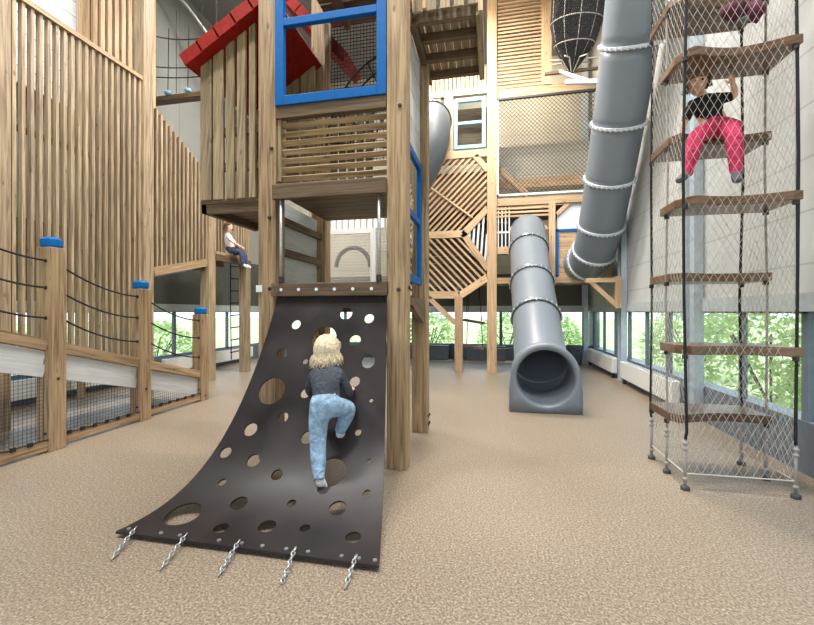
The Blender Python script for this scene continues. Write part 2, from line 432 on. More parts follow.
# ------------------------------------------------------------------ front climbing tower
T = thing('climbing_tower', (-1.36, 3.9, 0), 'tall wooden play tower with blue window frames and red roof above the black climbing mat', 'play tower')
XA, XB, YA, YR = -1.93, -.765, 3.35, 4.43
for x, y, z in ((XA, YA, 6.3), (XB, YA, 6.3), (XA, YR, 5.2), (XB, YR, 6.3)):
    o = post(T, x, y, 0, z, .166)
for p, n_ in (((XB+.03, YA-.09, 2.98), (0, -1, 0)), ((XB+.02, YA-.09, 1.48), (0, -1, 0)), ((XA+.03, YA-.09, 1.5), (0, -1, 0)), ((XA+.05, YA-.09, 2.72), (0, -1, 0)), ((XA+.03, YA-.09, 2.12), (0, -1, 0)),
              ((XB+.09, YR-.04, .17), (1, 0, 0)), ((XB+.09, YR+.04, .17), (1, 0, 0)), ((XB+.09, YR-.04, .08), (1, 0, 0)), ((XB+.09, YR+.04, .08), (1, 0, 0)), ((XB+.09, YA, 1.5), (1, 0, 0))):
    bolt(T, p, n_, .017)
MB().box(XA-.095, XA-.04, YA-.10, YA-.088, 1.47, 1.53).build('number_plate', 'white_panel', T)
# first deck z=1.43
o = MB().box(XA+.06, XB-.07, YA-.12, YA-.03, 1.43, 1.545).build('deck_beam', 'dark_wood', T, bevel=.006)
for i in range(6):
    u = XA+.16+i*(XB-XA-.36)/5
    MB().tube([(u, YA-.118, 1.487), (u, YA-.128, 1.487)], .014, 8).build('bolt', 'bolt_steel', o)
m = MB()
for i in range(8): m.box(XA+.09, XB-.09, YA-.02+i*.14, YA+.11+i*.14, 1.44, 1.475)
m.build('deck', 'slat_wood', T)
for x in (XB, XA): MB().box(x-.035, x+.035, YA+.09, YR-.09, 1.3, 1.43).build('deck_joist', 'dark_wood', T)
MB().box(XA+.09, XB-.09, YR-.04, YR+.04, 1.3, 1.43).build('deck_joist', 'dark_wood', T)
# brace below the side window
MB().prism([(XB+.06, YA+.1, 1.43), (XB+.06, YR-.09, 1.43), (XB+.06, YR-.09, 1.18), (XB+.06, YR-.16, 1.18), (XB+.06, YA+.3, 1.36), (XB+.06, YA+.1, 1.36)], (-.05, 0, 0)).build('brace', 'dark_wood', T)
MB().beam((XA, YR-.5, 1.32), (XA, YR-.09, .95), .06, .09).build('brace', 'post_wood', T)
# second deck z=2.32
MB().box(XA+.085, XB-.075, YA-.15, YA-.09, 2.26, 2.39).build('shelf_beam', 'dark_wood', T, bevel=.006)
m = MB()
for i in range(8): m.box(XA+.09, XB-.09, YA-.08+i*.14, YA+.05+i*.14, 2.33, 2.37)
m.build('deck', 'dark_wood', T)
# louvres
m = MB(); z = 2.5
for i in range(7): m.beam((XA+.09, YA-.02, 2.47+i*.078), (XB-.09, YA-.02, 2.47+i*.078), .046, .02, (0, .8, .6))
m.build('louvre_panel', 'post_wood', T)
MB().box(XA+.09, XA+.12, YA-.06, YA+.03, 2.44, 3.0).build('louvre_stile', 'slat_wood', T)
MB().box(XA+.088, XB-.088, YA-.085, YA-.02, 2.98, 3.085).build('sill_beam', 'dark_wood', T, bevel=.005)
# front blue window
def frame_xz(name, x0, x1, y, z0, z1, w, mat, par, rails=(), d=.05):
    m = MB().box(x0, x0+w, y-d/2, y+d/2, z0, z1).box(x1-w, x1, y-d/2, y+d/2, z0, z1).box(x0+w, x1-w, y-d/2, y+d/2, z0, z0+w).box(x0+w, x1-w, y-d/2, y+d/2, z1-w, z1)
    for r in rails: m.box(x0+w, x1-w, y-d/2, y+d/2, r-w*.4, r+w*.4)
    return m.build(name, mat, par, bevel=.004)
frame_xz('window_frame', XA+.085, XB-.085, YA-.075, 3.085, 4.55, .08, 'blue_paint', T, (3.80,))
# side blue window and white panel
m = MB(); y0, y1, z0, z1, w = YA+.12, YR-.1, 1.58, 2.86, .07; x0, x1 = XB-.015, XB+.03
m.box(x0, x1, y0, y0+w, z0, z1).box(x0, x1, y1-w, y1, z0, z1).box(x0, x1, y0+w, y1-w, z0, z0+w).box(x0, x1, y0+w, y1-w, z1-w, z1).box(x0, x1, y0+w, y1-w, 2.2, 2.26)
m.build('window_frame', 'blue_paint', T, bevel=.004)
MB().box(x0+.02, x0+.026, y0+w, y1-w, z0+w, z1-w).build('window_pane', 'glass', T)
m = MB()
for i in range(4): m.box(XB-.03, XB+.01, YA+.1, YR-.09, 2.88+i*.27, 3.135+i*.27)
m.build('side_panel', 'white_board', T)
# inner left side: white panel with rails
MB().box(XA-.03, XA-.01, YA+.09, YR-.09, 1.5, 2.33).build('side_panel', 'white_board', T)
for z in (1.85, 2.14): MB().box(XA, XA+.05, YA+.09, YR-.09, z-.03, z+.035).build('inner_rail', 'dark_wood', T)
# steel grab poles
for x in (XA+.15, XB-.14):
    p = MB().tube([(x, YA-.11, 1.545), (x, YA-.11, 2.3)], .014, 10).build('grab_pole', 'galvanised', T, True)
    MB().tube([(x, YA-.11, 1.545), (x, YA-.11, 1.60)], .022, 10).build('collar', 'bolt_dark', p)
    MB().tube([(x, YA-.11, 2.26), (x, YA-.11, 2.30)], .022, 10).build('collar', 'bolt_dark', p)
# back of the tower: dark vertical boards, square net, deck above
m = MB()
for i in range(5): m.box(XA+.12+i*.105, XA+.20+i*.105, YR-.02, YR+.01, 2.44, 3.75-i*.05)
m.build('rear_boards', 'dark_wood', T)
m = MB(); square_net(m, (XA+.1, YR+.06, 3.0), (1.02, 0, 0), (0, 0, 1.6), 26, 40, .003); m.build('rear_net', 'dark_net', T)
m = MB()
for k in range(6):
    r = .25+k*.14
    m.tube([(XB-.12-r*math.cos(a*PI/24), YR-.07, 3.1+1.15*r*math.sin(a*PI/24)) for a in range(0, 13)], .011, 5)
for k in range(5): m.tube([(XB-.10, YR-.07, 3.05), (XB-.12-1.0*math.cos((k+.5)*PI/10), YR-.07, 3.05+1.1*math.sin((k+.5)*PI/10))], .009, 5)
m.build('climbing_rope_web', 'black_rope', T)
m = MB()
for i in range(9): m.box(XA+.1, XB-.09, YA+.1+i*.12, YA+.2+i*.12, 4.62, 4.66)
m.box(XA+.3, XA+.36, YA+.1, YR, 4.5, 4.62).box(XB-.4, XB-.34, YA+.1, YR, 4.5, 4.62)
m.build('upper_deck', 'dark_wood', T)

# left bay with picket railing and red roof
bx0, bx1, by0, by1 = -2.70, XA-.09, 3.42, 4.3
o = MB().box(bx0, bx1, by0-.02, by1, 2.29, 2.33)
m = MB()
for i in range(7): m.box(bx0, bx1, by0-.02+i*.13, by0+.10+i*.13, 2.31, 2.345)
m.build('bay_deck', 'dark_wood', T)
for y in (by0, by1-.06): MB().box(bx0, bx1, y, y+.05, 2.23, 2.31).build('bay_joist', 'dark_wood', T)
MB().box(bx0, bx0+.05, by0, by1, 2.23, 2.31).build('bay_joist', 'dark_wood', T)
for i, (u0, u1) in enumerate(((203, 213.5), (215.5, 225), (228, 236), (239, 247.5), (251, 257))):
    xa, xb = at(u0, 200, by0).x, at(u1, 200, by0).x
    zt = 3.66+(xa+2.70)*.6
    MB().prism([(xa, by0-.035, 2.345), (xb, by0-.035, 2.345), (xb, by0-.035, zt+(xb-xa)*.6), (xa, by0-.035, zt)], (0, .028, 0)).build('picket', 'slat_wood', T, bevel=.003)
for z in (2.62, 2.95): MB().box(bx0+.03, bx1, by0-.005, by0+.04, z, z+.07).build('picket_rail', 'dark_wood', T)
m = MB()
for i in range(6): m.box(bx0+.01, bx0+.04, by0+.05+i*.15, by0+.14+i*.15, 2.345, 3.45)
m.build('side_pickets', 'slat_wood', T)
m = MB()
for i in range(4): m.box(bx0+.02+i*.19, bx0+.19+i*.19, by1-.03, by1, 2.6, 4.05+i*.05)
m.build('rear_pickets', 'slat_wood', T)
# roof: two red slopes with ribbed courses
def slope(p, q, y0, y1, name):
    p, q = V(p), V(q); d = (q-p); L_ = d.length; d.normalize(); n = V((-d.z, 0, d.x))
    if n.z < 0: n = -n
    m = MB(); k = max(2, int(L_/.17))
    for i in range(k):
        a = p+d*(L_*i/k); b2 = p+d*(L_*(i+1)/k+.015)
        m.prism([a+n*.0, b2+n*-.006, b2+n*.112, a+n*.122], (0, y1-y0, 0))
    for v in m.v: v.y += y0-p.y
    return m.build(name, 'red_roof', T)
slope((-2.76, 3.3, 3.56), (-1.90, 3.3, 4.075), 3.27, 4.6, 'roof_slope')
slope((-2.55, 4.2, 5.15), (-1.72, 4.2, 4.22), 4.52, 5.0, 'roof_slope')

# right-hand balcony high on the tower
m = MB(); q0, q1 = XB+.04, -.10
for i in range(7): m.box(q0+i*.085, q0+.075+i*.085, 3.72, 4.75, 4.06, 4.09)
m.build('balcony_deck', 'slat_wood', T)
for y in (3.72, 4.02, 4.34, 4.66): MB().box(q0, q1, y, y+.06, 3.96 if y in (3.72,) else 3.98, 4.06).build('balcony_joist', 'dark_wood', T)
MB().box(q0-.02, q0+.04, 3.72, 4.75, 3.94, 4.06).build('balcony_joist', 'dark_wood', T)
MB().box(q1-.04, q1+.02, 3.70, 4.75, 3.94, 4.06).build('balcony_joist', 'slat_wood', T)
MB().box(q1-.02, q1+.02, 3.66, 3.71, 3.95, 5.2).build('balcony_post', 'pale_wood', T)
for i in range(5): MB().box(q0+.02+i*.125, q0+.105+i*.125, 3.66, 3.69, 4.02, 4.9).build('picket', 'slat_wood', T)

# ------------------------------------------------------------------ black climbing mat with holes
def prof(s): return 3.28-1.31*s, .035+1.40*(1-s)**2.5
K = 400; ARC = [0]
for i in range(1, K+1):
    a, b2 = prof((i-1)/K), prof(i/K); ARC.append(ARC[-1]+math.hypot(b2[0]-a[0], b2[1]-a[1]))
AL = ARC[-1]
def s_of(l):
    l = max(0, min(AL, l)); import bisect
    i = min(K, max(1, bisect.bisect_left(ARC, l))); f_ = (l-ARC[i-1])/(ARC[i]-ARC[i-1]+1e-12); return (i-1+f_)/K
def mat_pt(x, l):
    s = s_of(l); y, z = prof(s); return V((x, y, z))
HOLES = [(-1.612, .262, .042), (-1.183, .161, .054), (-.98, .205, .041), (-1.074, .395, .048), (-.942, .569, .054), (-1.466, .582, .024), (-1.682, .519, .045), (-1.34, .382, .106), (-1.691, .835, .11), (-1.026, .733, .042), (-.874, .875, .015), (-1.532, 1.039, .041), (-1.406, .843, .038), (-1.76, 1.146, .052), (-1.298, 1.178, .047), (-.928, 1.117, .025), (-1.88, 1.332, .043), (-1.636, 1.374, .049), (-1.418, 1.464, .04), (-.807, 1.316, .017), (-1.048, 1.414, .105), (-.767, 1.539, .028), (-1.78, 1.555, .027), (-1.225, 1.657, .028), (-.92, 1.659, .055), (-1.86, 1.833, .105), (-1.566, 1.698, .054), (-1.284, 1.851, .052), (-1.542, 1.912, .044), (-1.055, 1.832, .03), (-.755, 1.858, .044)]
def xl(l): return -1.83-.29*s_of(l)
def xr(l): return -.85+.30*s_of(l)
pts = []; edges = []
def loop(ps):
    k = len(pts); pts.extend(ps); edges.extend([(k+i, k+(i+1) % len(ps)) for i in range(len(ps))])
n = 40
ol = [V((xl(AL*i/n), AL*i/n)) for i in range(n+1)]+[V((xl(AL)+(xr(AL)-xl(AL))*i/20, AL)) for i in range(1, 20)]+[V((xr(AL*i/n), AL*i/n)) for i in range(n, -1, -1)]+[V((xl(0)+(xr(0)-xl(0))*i/20, 0)) for i in range(19, 0, -1)]
loop(ol)
for x, l, r in HOLES: loop([V((x+r*math.cos(2*PI*i/24), l+r*math.sin(2*PI*i/24))) for i in range(24)])
for i in range(1, 50):
    for j in range(1, 38):
        l = AL*i/50; x = xl(l)+(xr(l)-xl(l))*j/38
        if all(math.hypot(x-hx, l-hl) > hr+.012 for hx, hl, hr in HOLES): pts.append(V((x, l)))
res = G.delaunay_2d_cdt(pts, edges, [], 0, 1e-6)
vv, tt = res[0], res[2]
keep = []
for t_ in tt:
    c = sum((vv[i] for i in t_), V((0, 0)))/3
    if all(math.hypot(c.x-hx, c.y-hl) > hr*.985 for hx, hl, hr in HOLES) and xl(c.y) < c.x < xr(c.y): keep.append(t_)
CM = thing('climbing_mat', (-1.35, 2.6, 0), 'large black rubber climbing mat full of round holes hanging from the tower to the floor', 'climbing mat')
def nrm(l):
    a, b2 = mat_pt(0, l-.01), mat_pt(0, l+.01); t_ = (b2-a); return V((0, t_.z, -t_.y)).normalized()*(1 if -t_.y > 0 else -1)
nv_ = len(vv); TH = .014
top = [mat_pt(p.x, p.y) for p in vv]; bot = [mat_pt(p.x, p.y)-nrm(p.y)*TH for p in vv]
m = MB(); m.add(top, keep).add(bot, [t_[::-1] for t_ in keep])
cnt = {}
for t_ in keep:
    for i in range(3):
        e = (t_[i], t_[(i+1) % 3]); cnt[frozenset(e)] = cnt.get(frozenset(e), [])+[e]
for k_, es in cnt.items():
    if len(es) == 1:
        i, j = es[0]; m.add([top[i], top[j], bot[j], bot[i]], [(3, 2, 1, 0)])
sheet = m.build('rubber_sheet', 'rubber_mat', CM, smooth=True)
for fx in (.03, .17, .25, .41, .5, .58, .67, .75, .87, .93, .99):
    l = AL-.035; x = xl(l)+(xr(l)-xl(l))*min(.985, max(.015, fx)); p = mat_pt(x, l); n_ = nrm(l)
    MB().tube([p, p+n_*.006], .011, 10).build('rivet', 'bolt_steel', CM)
for p in ((-1.75, .03), (-1.42, .03), (-1.1, .03), (-.9, .03)):
    q = mat_pt(p[0], p[1]); MB().tube([q, q+nrm(.05)*.01], .012, 8).build('rivet', 'bolt_dark', CM)
# anchoring chains
for u, v, u2, v2 in ((133, 541, 112, 561), (184, 546, 161, 571), (237, 551, 219, 577), (293.5, 557, 282, 585), (355, 564, 345, 590)):
    a = at(u, v, 2.0); a = mat_pt(at(u, v, 1.99).x, AL-.04)+V((0, 0, .012))
    t_ = H*F/(v2-V0); b0 = (u2-CX)/F*t_; b2 = V((b0*cs-t_*sn, b0*sn+t_*cs, .012))
    m = MB(); d = b2-a; Ln = d.length; d.normalize(); k = int(Ln/.026)
    for i in range(k):
        c = a+d*(Ln*(i+.5)/k); side = d.cross(V((0, 0, 1))).normalized(); up = side.cross(d)
        e = (side*.8+up*.6) if i % 2 else (side*.6-up*.8)
        m.tube([c+d*(.018*math.cos(w_*PI/5))+e*(.0095*math.sin(w_*PI/5)) for w_ in range(10)], .0042, 5, True)
    m.build('anchor_chain', 'galvanised', CM, True)

# ------------------------------------------------------------------ sloping ramp with rope railing
R = thing('access_ramp', (-4.6, 4.2, 0), 'sloping wooden ramp with white side boards, blue-capped posts and black rope railing', 'ramp')
def rz(y): return 1.02-(y-3.11)*.277      # top of the side beam
PY = (2.05, 3.11, 4.17, 5.28); PT = (2.25, 1.90, 1.57, 1.26)
def RX(y): return -4.07-(y-3.11)*.055
for side in (0,):
    for y, zt in zip(PY, PT):
        x = RX(y)
        if side: continue
        p = post(R, x, y, 0, zt, .155)
        MB().tube([(x, y, zt), (x, y, zt+.02), (x, y, zt+.075), (x, y, zt+.098)], .1, 8, rr=[.078, .086, .084, .055]).build('post_cap', 'blue_cap', p, False)
        if side == 0:
            for z in (.09, .17): bolt(p, (x+.03, y-.078, z), (0, -1, 0), .014)
            bolt(p, (x+.078, y, .55+rz(y)-.9), (1, 0, 0), .014)
    for i in range(3):
        ya, yb = PY[i]+.078, PY[i+1]-.078; xa, xb = RX(ya), RX(yb); x = (xa+xb)/2
        MB().beam((xa+.02, ya, rz(ya)-.05), (xb+.02, yb, rz(yb)-.05), .07, .10).build('side_beam', 'post_wood', R, bevel=.004)
        m = MB()
        for k in range(2): m.beam((xa, ya, rz(ya)-.17-.12*k), (xb, yb, rz(yb)-.17-.12*k), .03, .118)
        m.build('side_board', 'white_board', R)
        MB().box(x-.03, x+.03, ya, yb, .02, .11).build('bottom_rail', 'post_wood', R)
        if side == 0:
            za, zb = rz(ya)-.3, max(.13, rz(yb)-.3)
            m = MB(); k = int((yb-ya)/.034)
            for j in range(k+1):
                y = ya+(yb-ya)*j/k; zt = rz(y)-.30
                if zt > .12: m.beam((x-.02, y, .11), (x-.02, y, zt), .0026, .0026)
            z = .14
            while z < za:
                ye = min(yb, ya+(yb-ya)*min(1, (za-z)/max(.01, za-(rz(yb)-.3)))); m.beam((x-.02, ya, z), (x-.02, ye, z), .0026, .0026); z += .034
            m.build('black_net', 'dark_net', R)
            m = MB(); k = 6
            m.tube([(x+.035, ya+(yb-ya)*j/12, .115+.008*(j % 2)) for j in range(13)], .007, 6)
            for j in range(k): m.box(x+.03, x+.045, ya+.06+j*(yb-ya-.1)/k, ya+.10+j*(yb-ya-.1)/k, .10, .135)
            m.build('net_lashing', 'black_rope', R)
        for dz in (.72, .47, .22) if side == 0 else ():
            zA = rz(PY[i])+dz; zB = rz(PY[i+1])+dz+(.03 if dz > .3 else 0)
            m = MB().tube(cord((xa+.03, ya-.02, zA), (xb+.03, yb+.02, zB), .06, 14), .009, 7)
            for e, zz in ((ya, zA), (yb, zB)): m.ball((RX(e)+.03, e, zz), .018, n=5)
            m.build('hand_rope', 'black_rope', R, True)
m = MB(); k = 26
for i in range(k):
    y = PY[0]+(PY[-1]-PY[0])*(i+.5)/k; z = rz(y)-.02
    m.beam((-4.95, y, z-.12), (-4.2, y, z-.12), .115, .035, (0, .267, .963))
m.build('ramp_deck', 'slat_wood', R)
for x in (-4.9,): MB().beam((x, PY[0], rz(PY[0])-.22), (x, PY[-1], rz(PY[-1])-.22), .06, .12).build('deck_joist', 'dark_wood', R)

# ------------------------------------------------------------------ tall slatted timber wall
W = thing('slatted_timber_wall', (-5.25, 5.4, 0), 'tall wall of upright timber slats behind the sloping ramp on the left', 'slatted wall')
XW = -5.25
for y, z, w in ((3.44, 6.2, .17), (5.36, ZC-.02, .19), (6.82, 4.6, .19), (8.0, 4.4, .17)): post(W, XW, y, 0, z, w, 'slat_wood')
for i, (a, b2, f0) in enumerate(((3.53, 5.26, lambda y: (.93-(y-3.11)*.277, 4.80)), (5.52, 6.73, lambda y: (1.95+(y-5.5)*.25, 4.55-(y-5.5)*.53)), (6.92, 7.9, lambda y: (2.46, 3.9-(y-6.9)*.2)))):
    m = MB(); k = int((b2-a)/.088)
    for j in range(k):
        y = a+.045+j*(b2-a-.06)/(k-1) if k > 1 else a; z0, z1 = f0(y)
        if i == 2 and 7.25 < y < 7.6: continue
        m.box(XW-.005, XW+.055, y-.0185, y+.0185, z0, z1)
    m.build('slat_panel', 'slat_wood', W)
    if i < 2:
        m = MB().box(XW-.05, XW-.01, a, b2, 3.35, 3.42).box(XW-.05, XW-.01, a, b2, 2.06, 2.12)
        m.build('cross_rail', 'dark_wood', W)
MB().beam((XW+.03, 3.4, 4.83), (XW+.03, 5.34, 4.83), .10, .06).build('top_rail', 'post_wood', W)
MB().beam((XW, 5.5, 1.93), (XW, 6.76, 2.22), .12, .13).build('lower_beam', 'post_wood', W)
MB().beam((XW-.2, 5.5, 1.85), (XW-.2, 6.76, 2.14), .3, .05).build('soffit_board', 'white_board', W)
m = MB()
for i in range(8): m.box(XW-.6, XW+.12, 6.9+i*.14, 7.03+i*.14, 2.40, 2.45)
m.build('platform_deck', 'slat_wood', W)
MB().box(XW+.05, XW+.12, 6.9, 8.05, 2.28, 2.40).build('platform_beam', 'dark_wood', W)
MB().box(XW-.62, XW-.55, 6.9, 8.05, 2.28, 2.40).build('platform_beam', 'dark_wood', W)
# rear panels up on the left wall side
U = thing('upper_slat_screen', (-6.0, 5.8, 4.4), 'pale upright slats and white boarding high up behind the slatted timber wall', 'slat screen')
m = MB()
for j in range(11): m.box(-6.03, -5.98, 5.05+j*.125, 5.12+j*.125, 4.3, ZC-.02)
m.build('slat_panel', 'pale_wood', U)
m = MB()
for j in range(16): m.box(-6.10, -6.07, 3.4, 5.05, 4.3+j*.23, 4.52+j*.23)
m.build('white_boarding', 'white_board', U)
MB().box(-6.05, -5.96, 4.98, 5.04, 0, ZC-.02).build('post', 'pale_wood', U)
# plank rope bridge in front of the grey left wall
PB = thing('rope_bridge', (-5.7, 6.7, 5.2), 'high timber plank with rope railing between slatted wall and red roof', 'rope bridge')
MB().box(-6.38, -4.3, 6.62, 6.80, 5.28, 5.36).build('plank', 'dark_wood', PB)
for x in (-5.95, -5.52):
    k = MB().ball((x, 6.62, 5.40), .055, 1.3, 1, .8, 8).build('knob', 'pale_blue_paint', PB, True)
    MB().tube([(x, 6.62, 5.36), (x, 6.62, 5.45), (x+.02, 6.62, 6.6)], .008, 6).build('suspension_rope', 'dark_net', PB)
for z, sag in ((6.55, .18), (5.95, .1), (5.75, .08)):
    MB().tube(cord((-6.38, 6.6, z), (-4.4, 6.6, z-.1), sag, 14), .011, 6).build('side_rope', 'black_rope', PB)
for x in (-6.2, -5.75, -5.2, -4.9):
    MB().tube([(x, 6.6, 5.36), (x, 6.6, 6.9)], .006, 5).build('upright_rope', 'dark_net', PB)
# black rope ladder hung behind
RL = thing('rope_ladder', (-5.75, 8.3, .3), 'black rope ladder hanging under the platform where the small child sits', 'rope ladder')
for y in (8.0, 8.4): MB().tube([(-5.6, y, 2.4), (-5.62, y+.03, 1.5), (-5.58, y, .25)], .012, 6).build('side_rope', 'black_rope', RL)
for i in range(8): MB().tube([(-5.6, 8.0, .4+i*.27), (-5.6, 8.4, .42+i*.27)], .014, 6).build('rung', 'black_rope', RL)
MB().box(-5.65, -5.55, 7.93, 8.5, 2.36, 2.4).build('hanging_bar', 'dark_wood', RL)

# ------------------------------------------------------------------ rear timber play structure
YS = 8.9
S = thing('timber_play_facade', (0, YS, 0), 'large timber play structure at the back with hexagon slat panels, nets and blue window', 'play structure')
for x, z1, w in ((0, ZC-.02, .2), (-.70, 1.62, .17)): post(S, x, YS, 0, z1, w, 'pale_wood')
def bb(x0, z0, x1, z1, h=.14, w=.10, mat='pale_wood', y=YS, name='beam'):
    return MB().beam((x0, y, z0), (x1, y, z1), w, h).build(name, mat, S)
bb(-1.9, 4.68, -.1, 4.68, .17); bb(-1.9, 2.97, -.57, 2.97, .15); bb(-.60, 2.95, -.08, 3.50, .13); bb(-.60, 2.97, -.08, 2.20, .13)
bb(-1.9, 1.66, -.68, 1.66, .16); bb(-.68, 1.64, -.1, 2.02, .15); bb(-.35, 4.62, -.08, 4.30, .12)
bb(-1.35, 1.6, -.78, 1.05, .1); bb(-.1, 5.87, 2.42, 5.87, .2); bb(.1, 3.6, 2.42, 3.6, .15); bb(-1.9, 6.0, -.1, 6.0, .12)
# slats filling the hexagons, clipped by scanning
def clip_seg(p, q, inside, n=60):
    ts = [i/n for i in range(n+1) if inside(p[0]+(q[0]-p[0])*i/n, p[1]+(q[1]-p[1])*i/n)]
    return (ts[0], ts[-1]) if len(ts) > 1 else None
def slat_field(inside, box, ang, pitch, w, mat, name):
    m = MB(); cx, cz = (box[0]+box[1])/2, (box[2]+box[3])/2; R_ = 1.8; d = (math.cos(ang), math.sin(ang)); n_ = (-d[1], d[0])
    for k in range(-30, 31):
        c = (cx+n_[0]*k*pitch, cz+n_[1]*k*pitch); p = (c[0]-d[0]*R_, c[1]-d[1]*R_); q = (c[0]+d[0]*R_, c[1]+d[1]*R_)
        r = clip_seg(p, q, inside, 120)
        if r:
            a, b2 = [(p[0]+(q[0]-p[0])*t, p[1]+(q[1]-p[1])*t) for t in r]
            m.beam((a[0], YS-.01, a[1]), (b2[0], YS-.01, b2[1]), .04, w)
    return m.build(name, mat, S)
def up_edge(x): return 2.95+max(0, (x+.57))*1.06
def lo_edge(x): return 2.95-max(0, (x+.57))*1.48
slat_field(lambda x, z: -1.9 < x < -.1 and up_edge(x)+.05 < z < 4.62 and z < 4.62-(x+.35)*1.1, (-1.9, 0, 2.9, 4.7), math.radians(45), .098, .045, 'pale_wood', 'slat_panel')
slat_field(lambda x, z: -1.9 < x < -.1 and 1.7+max(0, x+.68)*.6 < z < lo_edge(x)-.04, (-1.9, 0, 1.6, 3.0), math.radians(-47), .112, .042, 'pale_wood', 'slat_panel')
slat_field(lambda x, z: -.52 < x < -.1 and lo_edge(x)+.05 < z < up_edge(x)-.05, (-.5, -.1, 2, 3.5), math.radians(86), .092, .035, 'white_panel', 'slat_panel')
bb(-1.5, 4.15, -.4, 3.3, .035, .03, 'pale_wood', YS-.06, 'thin_batten')
# left window and surrounding
frame_xz('window_frame', -.80, -.13, YS-.04, 4.78, 5.86, .075, 'pale_blue_paint', S, (5.33,), .07)
MB().box(-.73, -.2, YS+.01, YS+.016, 4.85, 5.8).build('window_pane', 'glass', S)
MB().box(-1.0, -.82, YS-.05, YS+.05, 4.76, 5.95).build('jamb', 'pale_wood', S)
m = MB()
for i in range(5): m.box(-1.9+i*.18, -1.9+i*.18+.09, YS-.03, YS+.01, 4.76, 5.95)
m.build('slat_panel', 'slat_wood', S)
m = MB()
for i in range(20): m.box(-1.9+i*.09, -1.9+i*.09+.06, YS-.03, YS+.01, 6.06, 6.5)
m.build('slat_panel', 'pale_wood', S)
MB().box(-1.9, -.1, YS+.6, YS+.65, 4.7, 5.95).build('dark_backing', 'dark_wood', S)  # coloured dark so the space behind the window looks unlit
m = MB()
for i in range(16): m.box(-1.95, -.1, YS+.9, YS+.93, 1.97+i*.165, 2.125+i*.165)
m.build('dark_backing', 'dark_wood', S)  # dark boards added to stand in for shade behind the slats
# louvre panel right of the post
m = MB()
for i in range(26): m.box(.12, 1.0, YS-.03, YS+.01, 6.0+i*.077, 6.037+i*.077)
m.build('louvre_panel', 'pale_wood', S)
MB().box(1.0, 1.2, YS-.07, YS+.05, 5.97, ZC-.02).build('post', 'pale_wood', S)
# diamond net panel
m = MB(); diamond_net(m, (.13, YS-.05, 3.76), (2.24, 0, 0), (0, 0, 2.0), 27, 46, .0075); m.build('net_panel', 'dark_net', S)
m = MB().box(.10, 2.40, YS-.07, YS-.03, 3.72, 3.76).box(.10, .14, YS-.07, YS-.03, 3.72, 5.78).build('net_frame', 'white_panel', S)
MB().box(.10, 2.40, YS-.08, YS-.03, 5.74, 5.78).build('net_rail', 'dark_steel', S)
bb(.12, 4.38, .75, 3.74, .12, .08, 'pale_wood', YS+.1); 
bb(.15, 4.15, 2.4, 4.15, .22, .05, 'pale_wood', YS+.55); 
MB().box(.1, 2.4, YS+.5, YS+.6, 3.6, 3.72).build('beam', 'pale_wood', S)
m = MB().box(.1, 2.42, YS+1.1, YS+1.14, 3.5, 4.0).box(.1, 2.42, YS+1.1, YS+1.14, 4.4, 5.2).build('back_panel', 'cladding_back', S)
# slide opening and platform
post(S, 1.21, YS, 1.95, 3.55, .13, 'pale_wood')
bb(.1, 2.62, 2.35, 2.62, .0+.14, .1, 'pale_wood', YS+.12); bb(.1, 2.58, .40, 2.58, .14)
m = MB()
for i in range(3): m.box(.1, 1.15, YS-.04, YS, 3.28+i*.08, 3.32+i*.08)
m.build('rail_panel', 'pale_wood', S)
m = MB()
for i in range(4): m.box(.12+i*.075, .145+i*.075, YS-.03, YS, 2.65, 3.5)
m.box(.1, .36, YS-.035, YS, 2.95, 2.99); m.build('picket_panel', 'white_panel', S)
bb(.36, 3.0, .60, 3.25, .07, .05); bb(1.12, 3.0, .90, 3.25, .07, .05); bb(1.3, 3.3, 1.55, 3.53, .08, .06)
m = MB()
m.prism([(1.32, YS+.02, 3.0), (1.32, YS+.02, 3.34), (1.5, YS+.02, 3.52), (2.1, YS+.02, 3.52), (2.1, YS+.02, 3.0)], (0, .02, 0)); m.build('white_infill', 'white_panel', S)
m = MB().box(1.29, 1.34, YS-.04, YS+.02, 2.05, 2.98).box(1.29, 2.0, YS-.04, YS+.02, 2.94, 2.99).build('blue_edging', 'blue_paint', S)
m = MB()
for i in range(9): m.box(1.34, 2.35, YS-.01, YS+.03, 2.0+i*.105, 2.1+i*.105)
m.build('plank_infill', 'pale_wood', S)
m = MB()
for i in range(8): m.box(-1.8, 2.4, YS+.1+i*.16, YS+.24+i*.16, 1.92, 1.96)
m.build('lower_deck', 'dark_wood', S)
m = MB()
for i in range(8): m.box(-1.8, 2.4, YS+.1+i*.16, YS+.24+i*.16, 3.48, 3.52)
m.build('upper_deck', 'dark_wood', S)
bb(.1, 1.95, 2.4, 1.95, .12); 
# bracket carrying the tall slide's foot
MB().box(2.22, 2.33, 8.15, 8.27, 1.36, 1.95).build('bracket_post', 'pale_wood', S)
MB().box(1.72, 2.22, 8.15, 8.27, 1.84, 1.92).build('bracket_arm', 'pale_wood', S)
MB().beam((1.80, 8.21, 1.86), (2.24, 8.21, 1.42), .08, .08).build('bracket_brace', 'pale_wood', S)
MB().box(2.22, 2.33, 8.27, 8.95, 1.5, 1.6).build('bracket_arm', 'pale_wood', S)
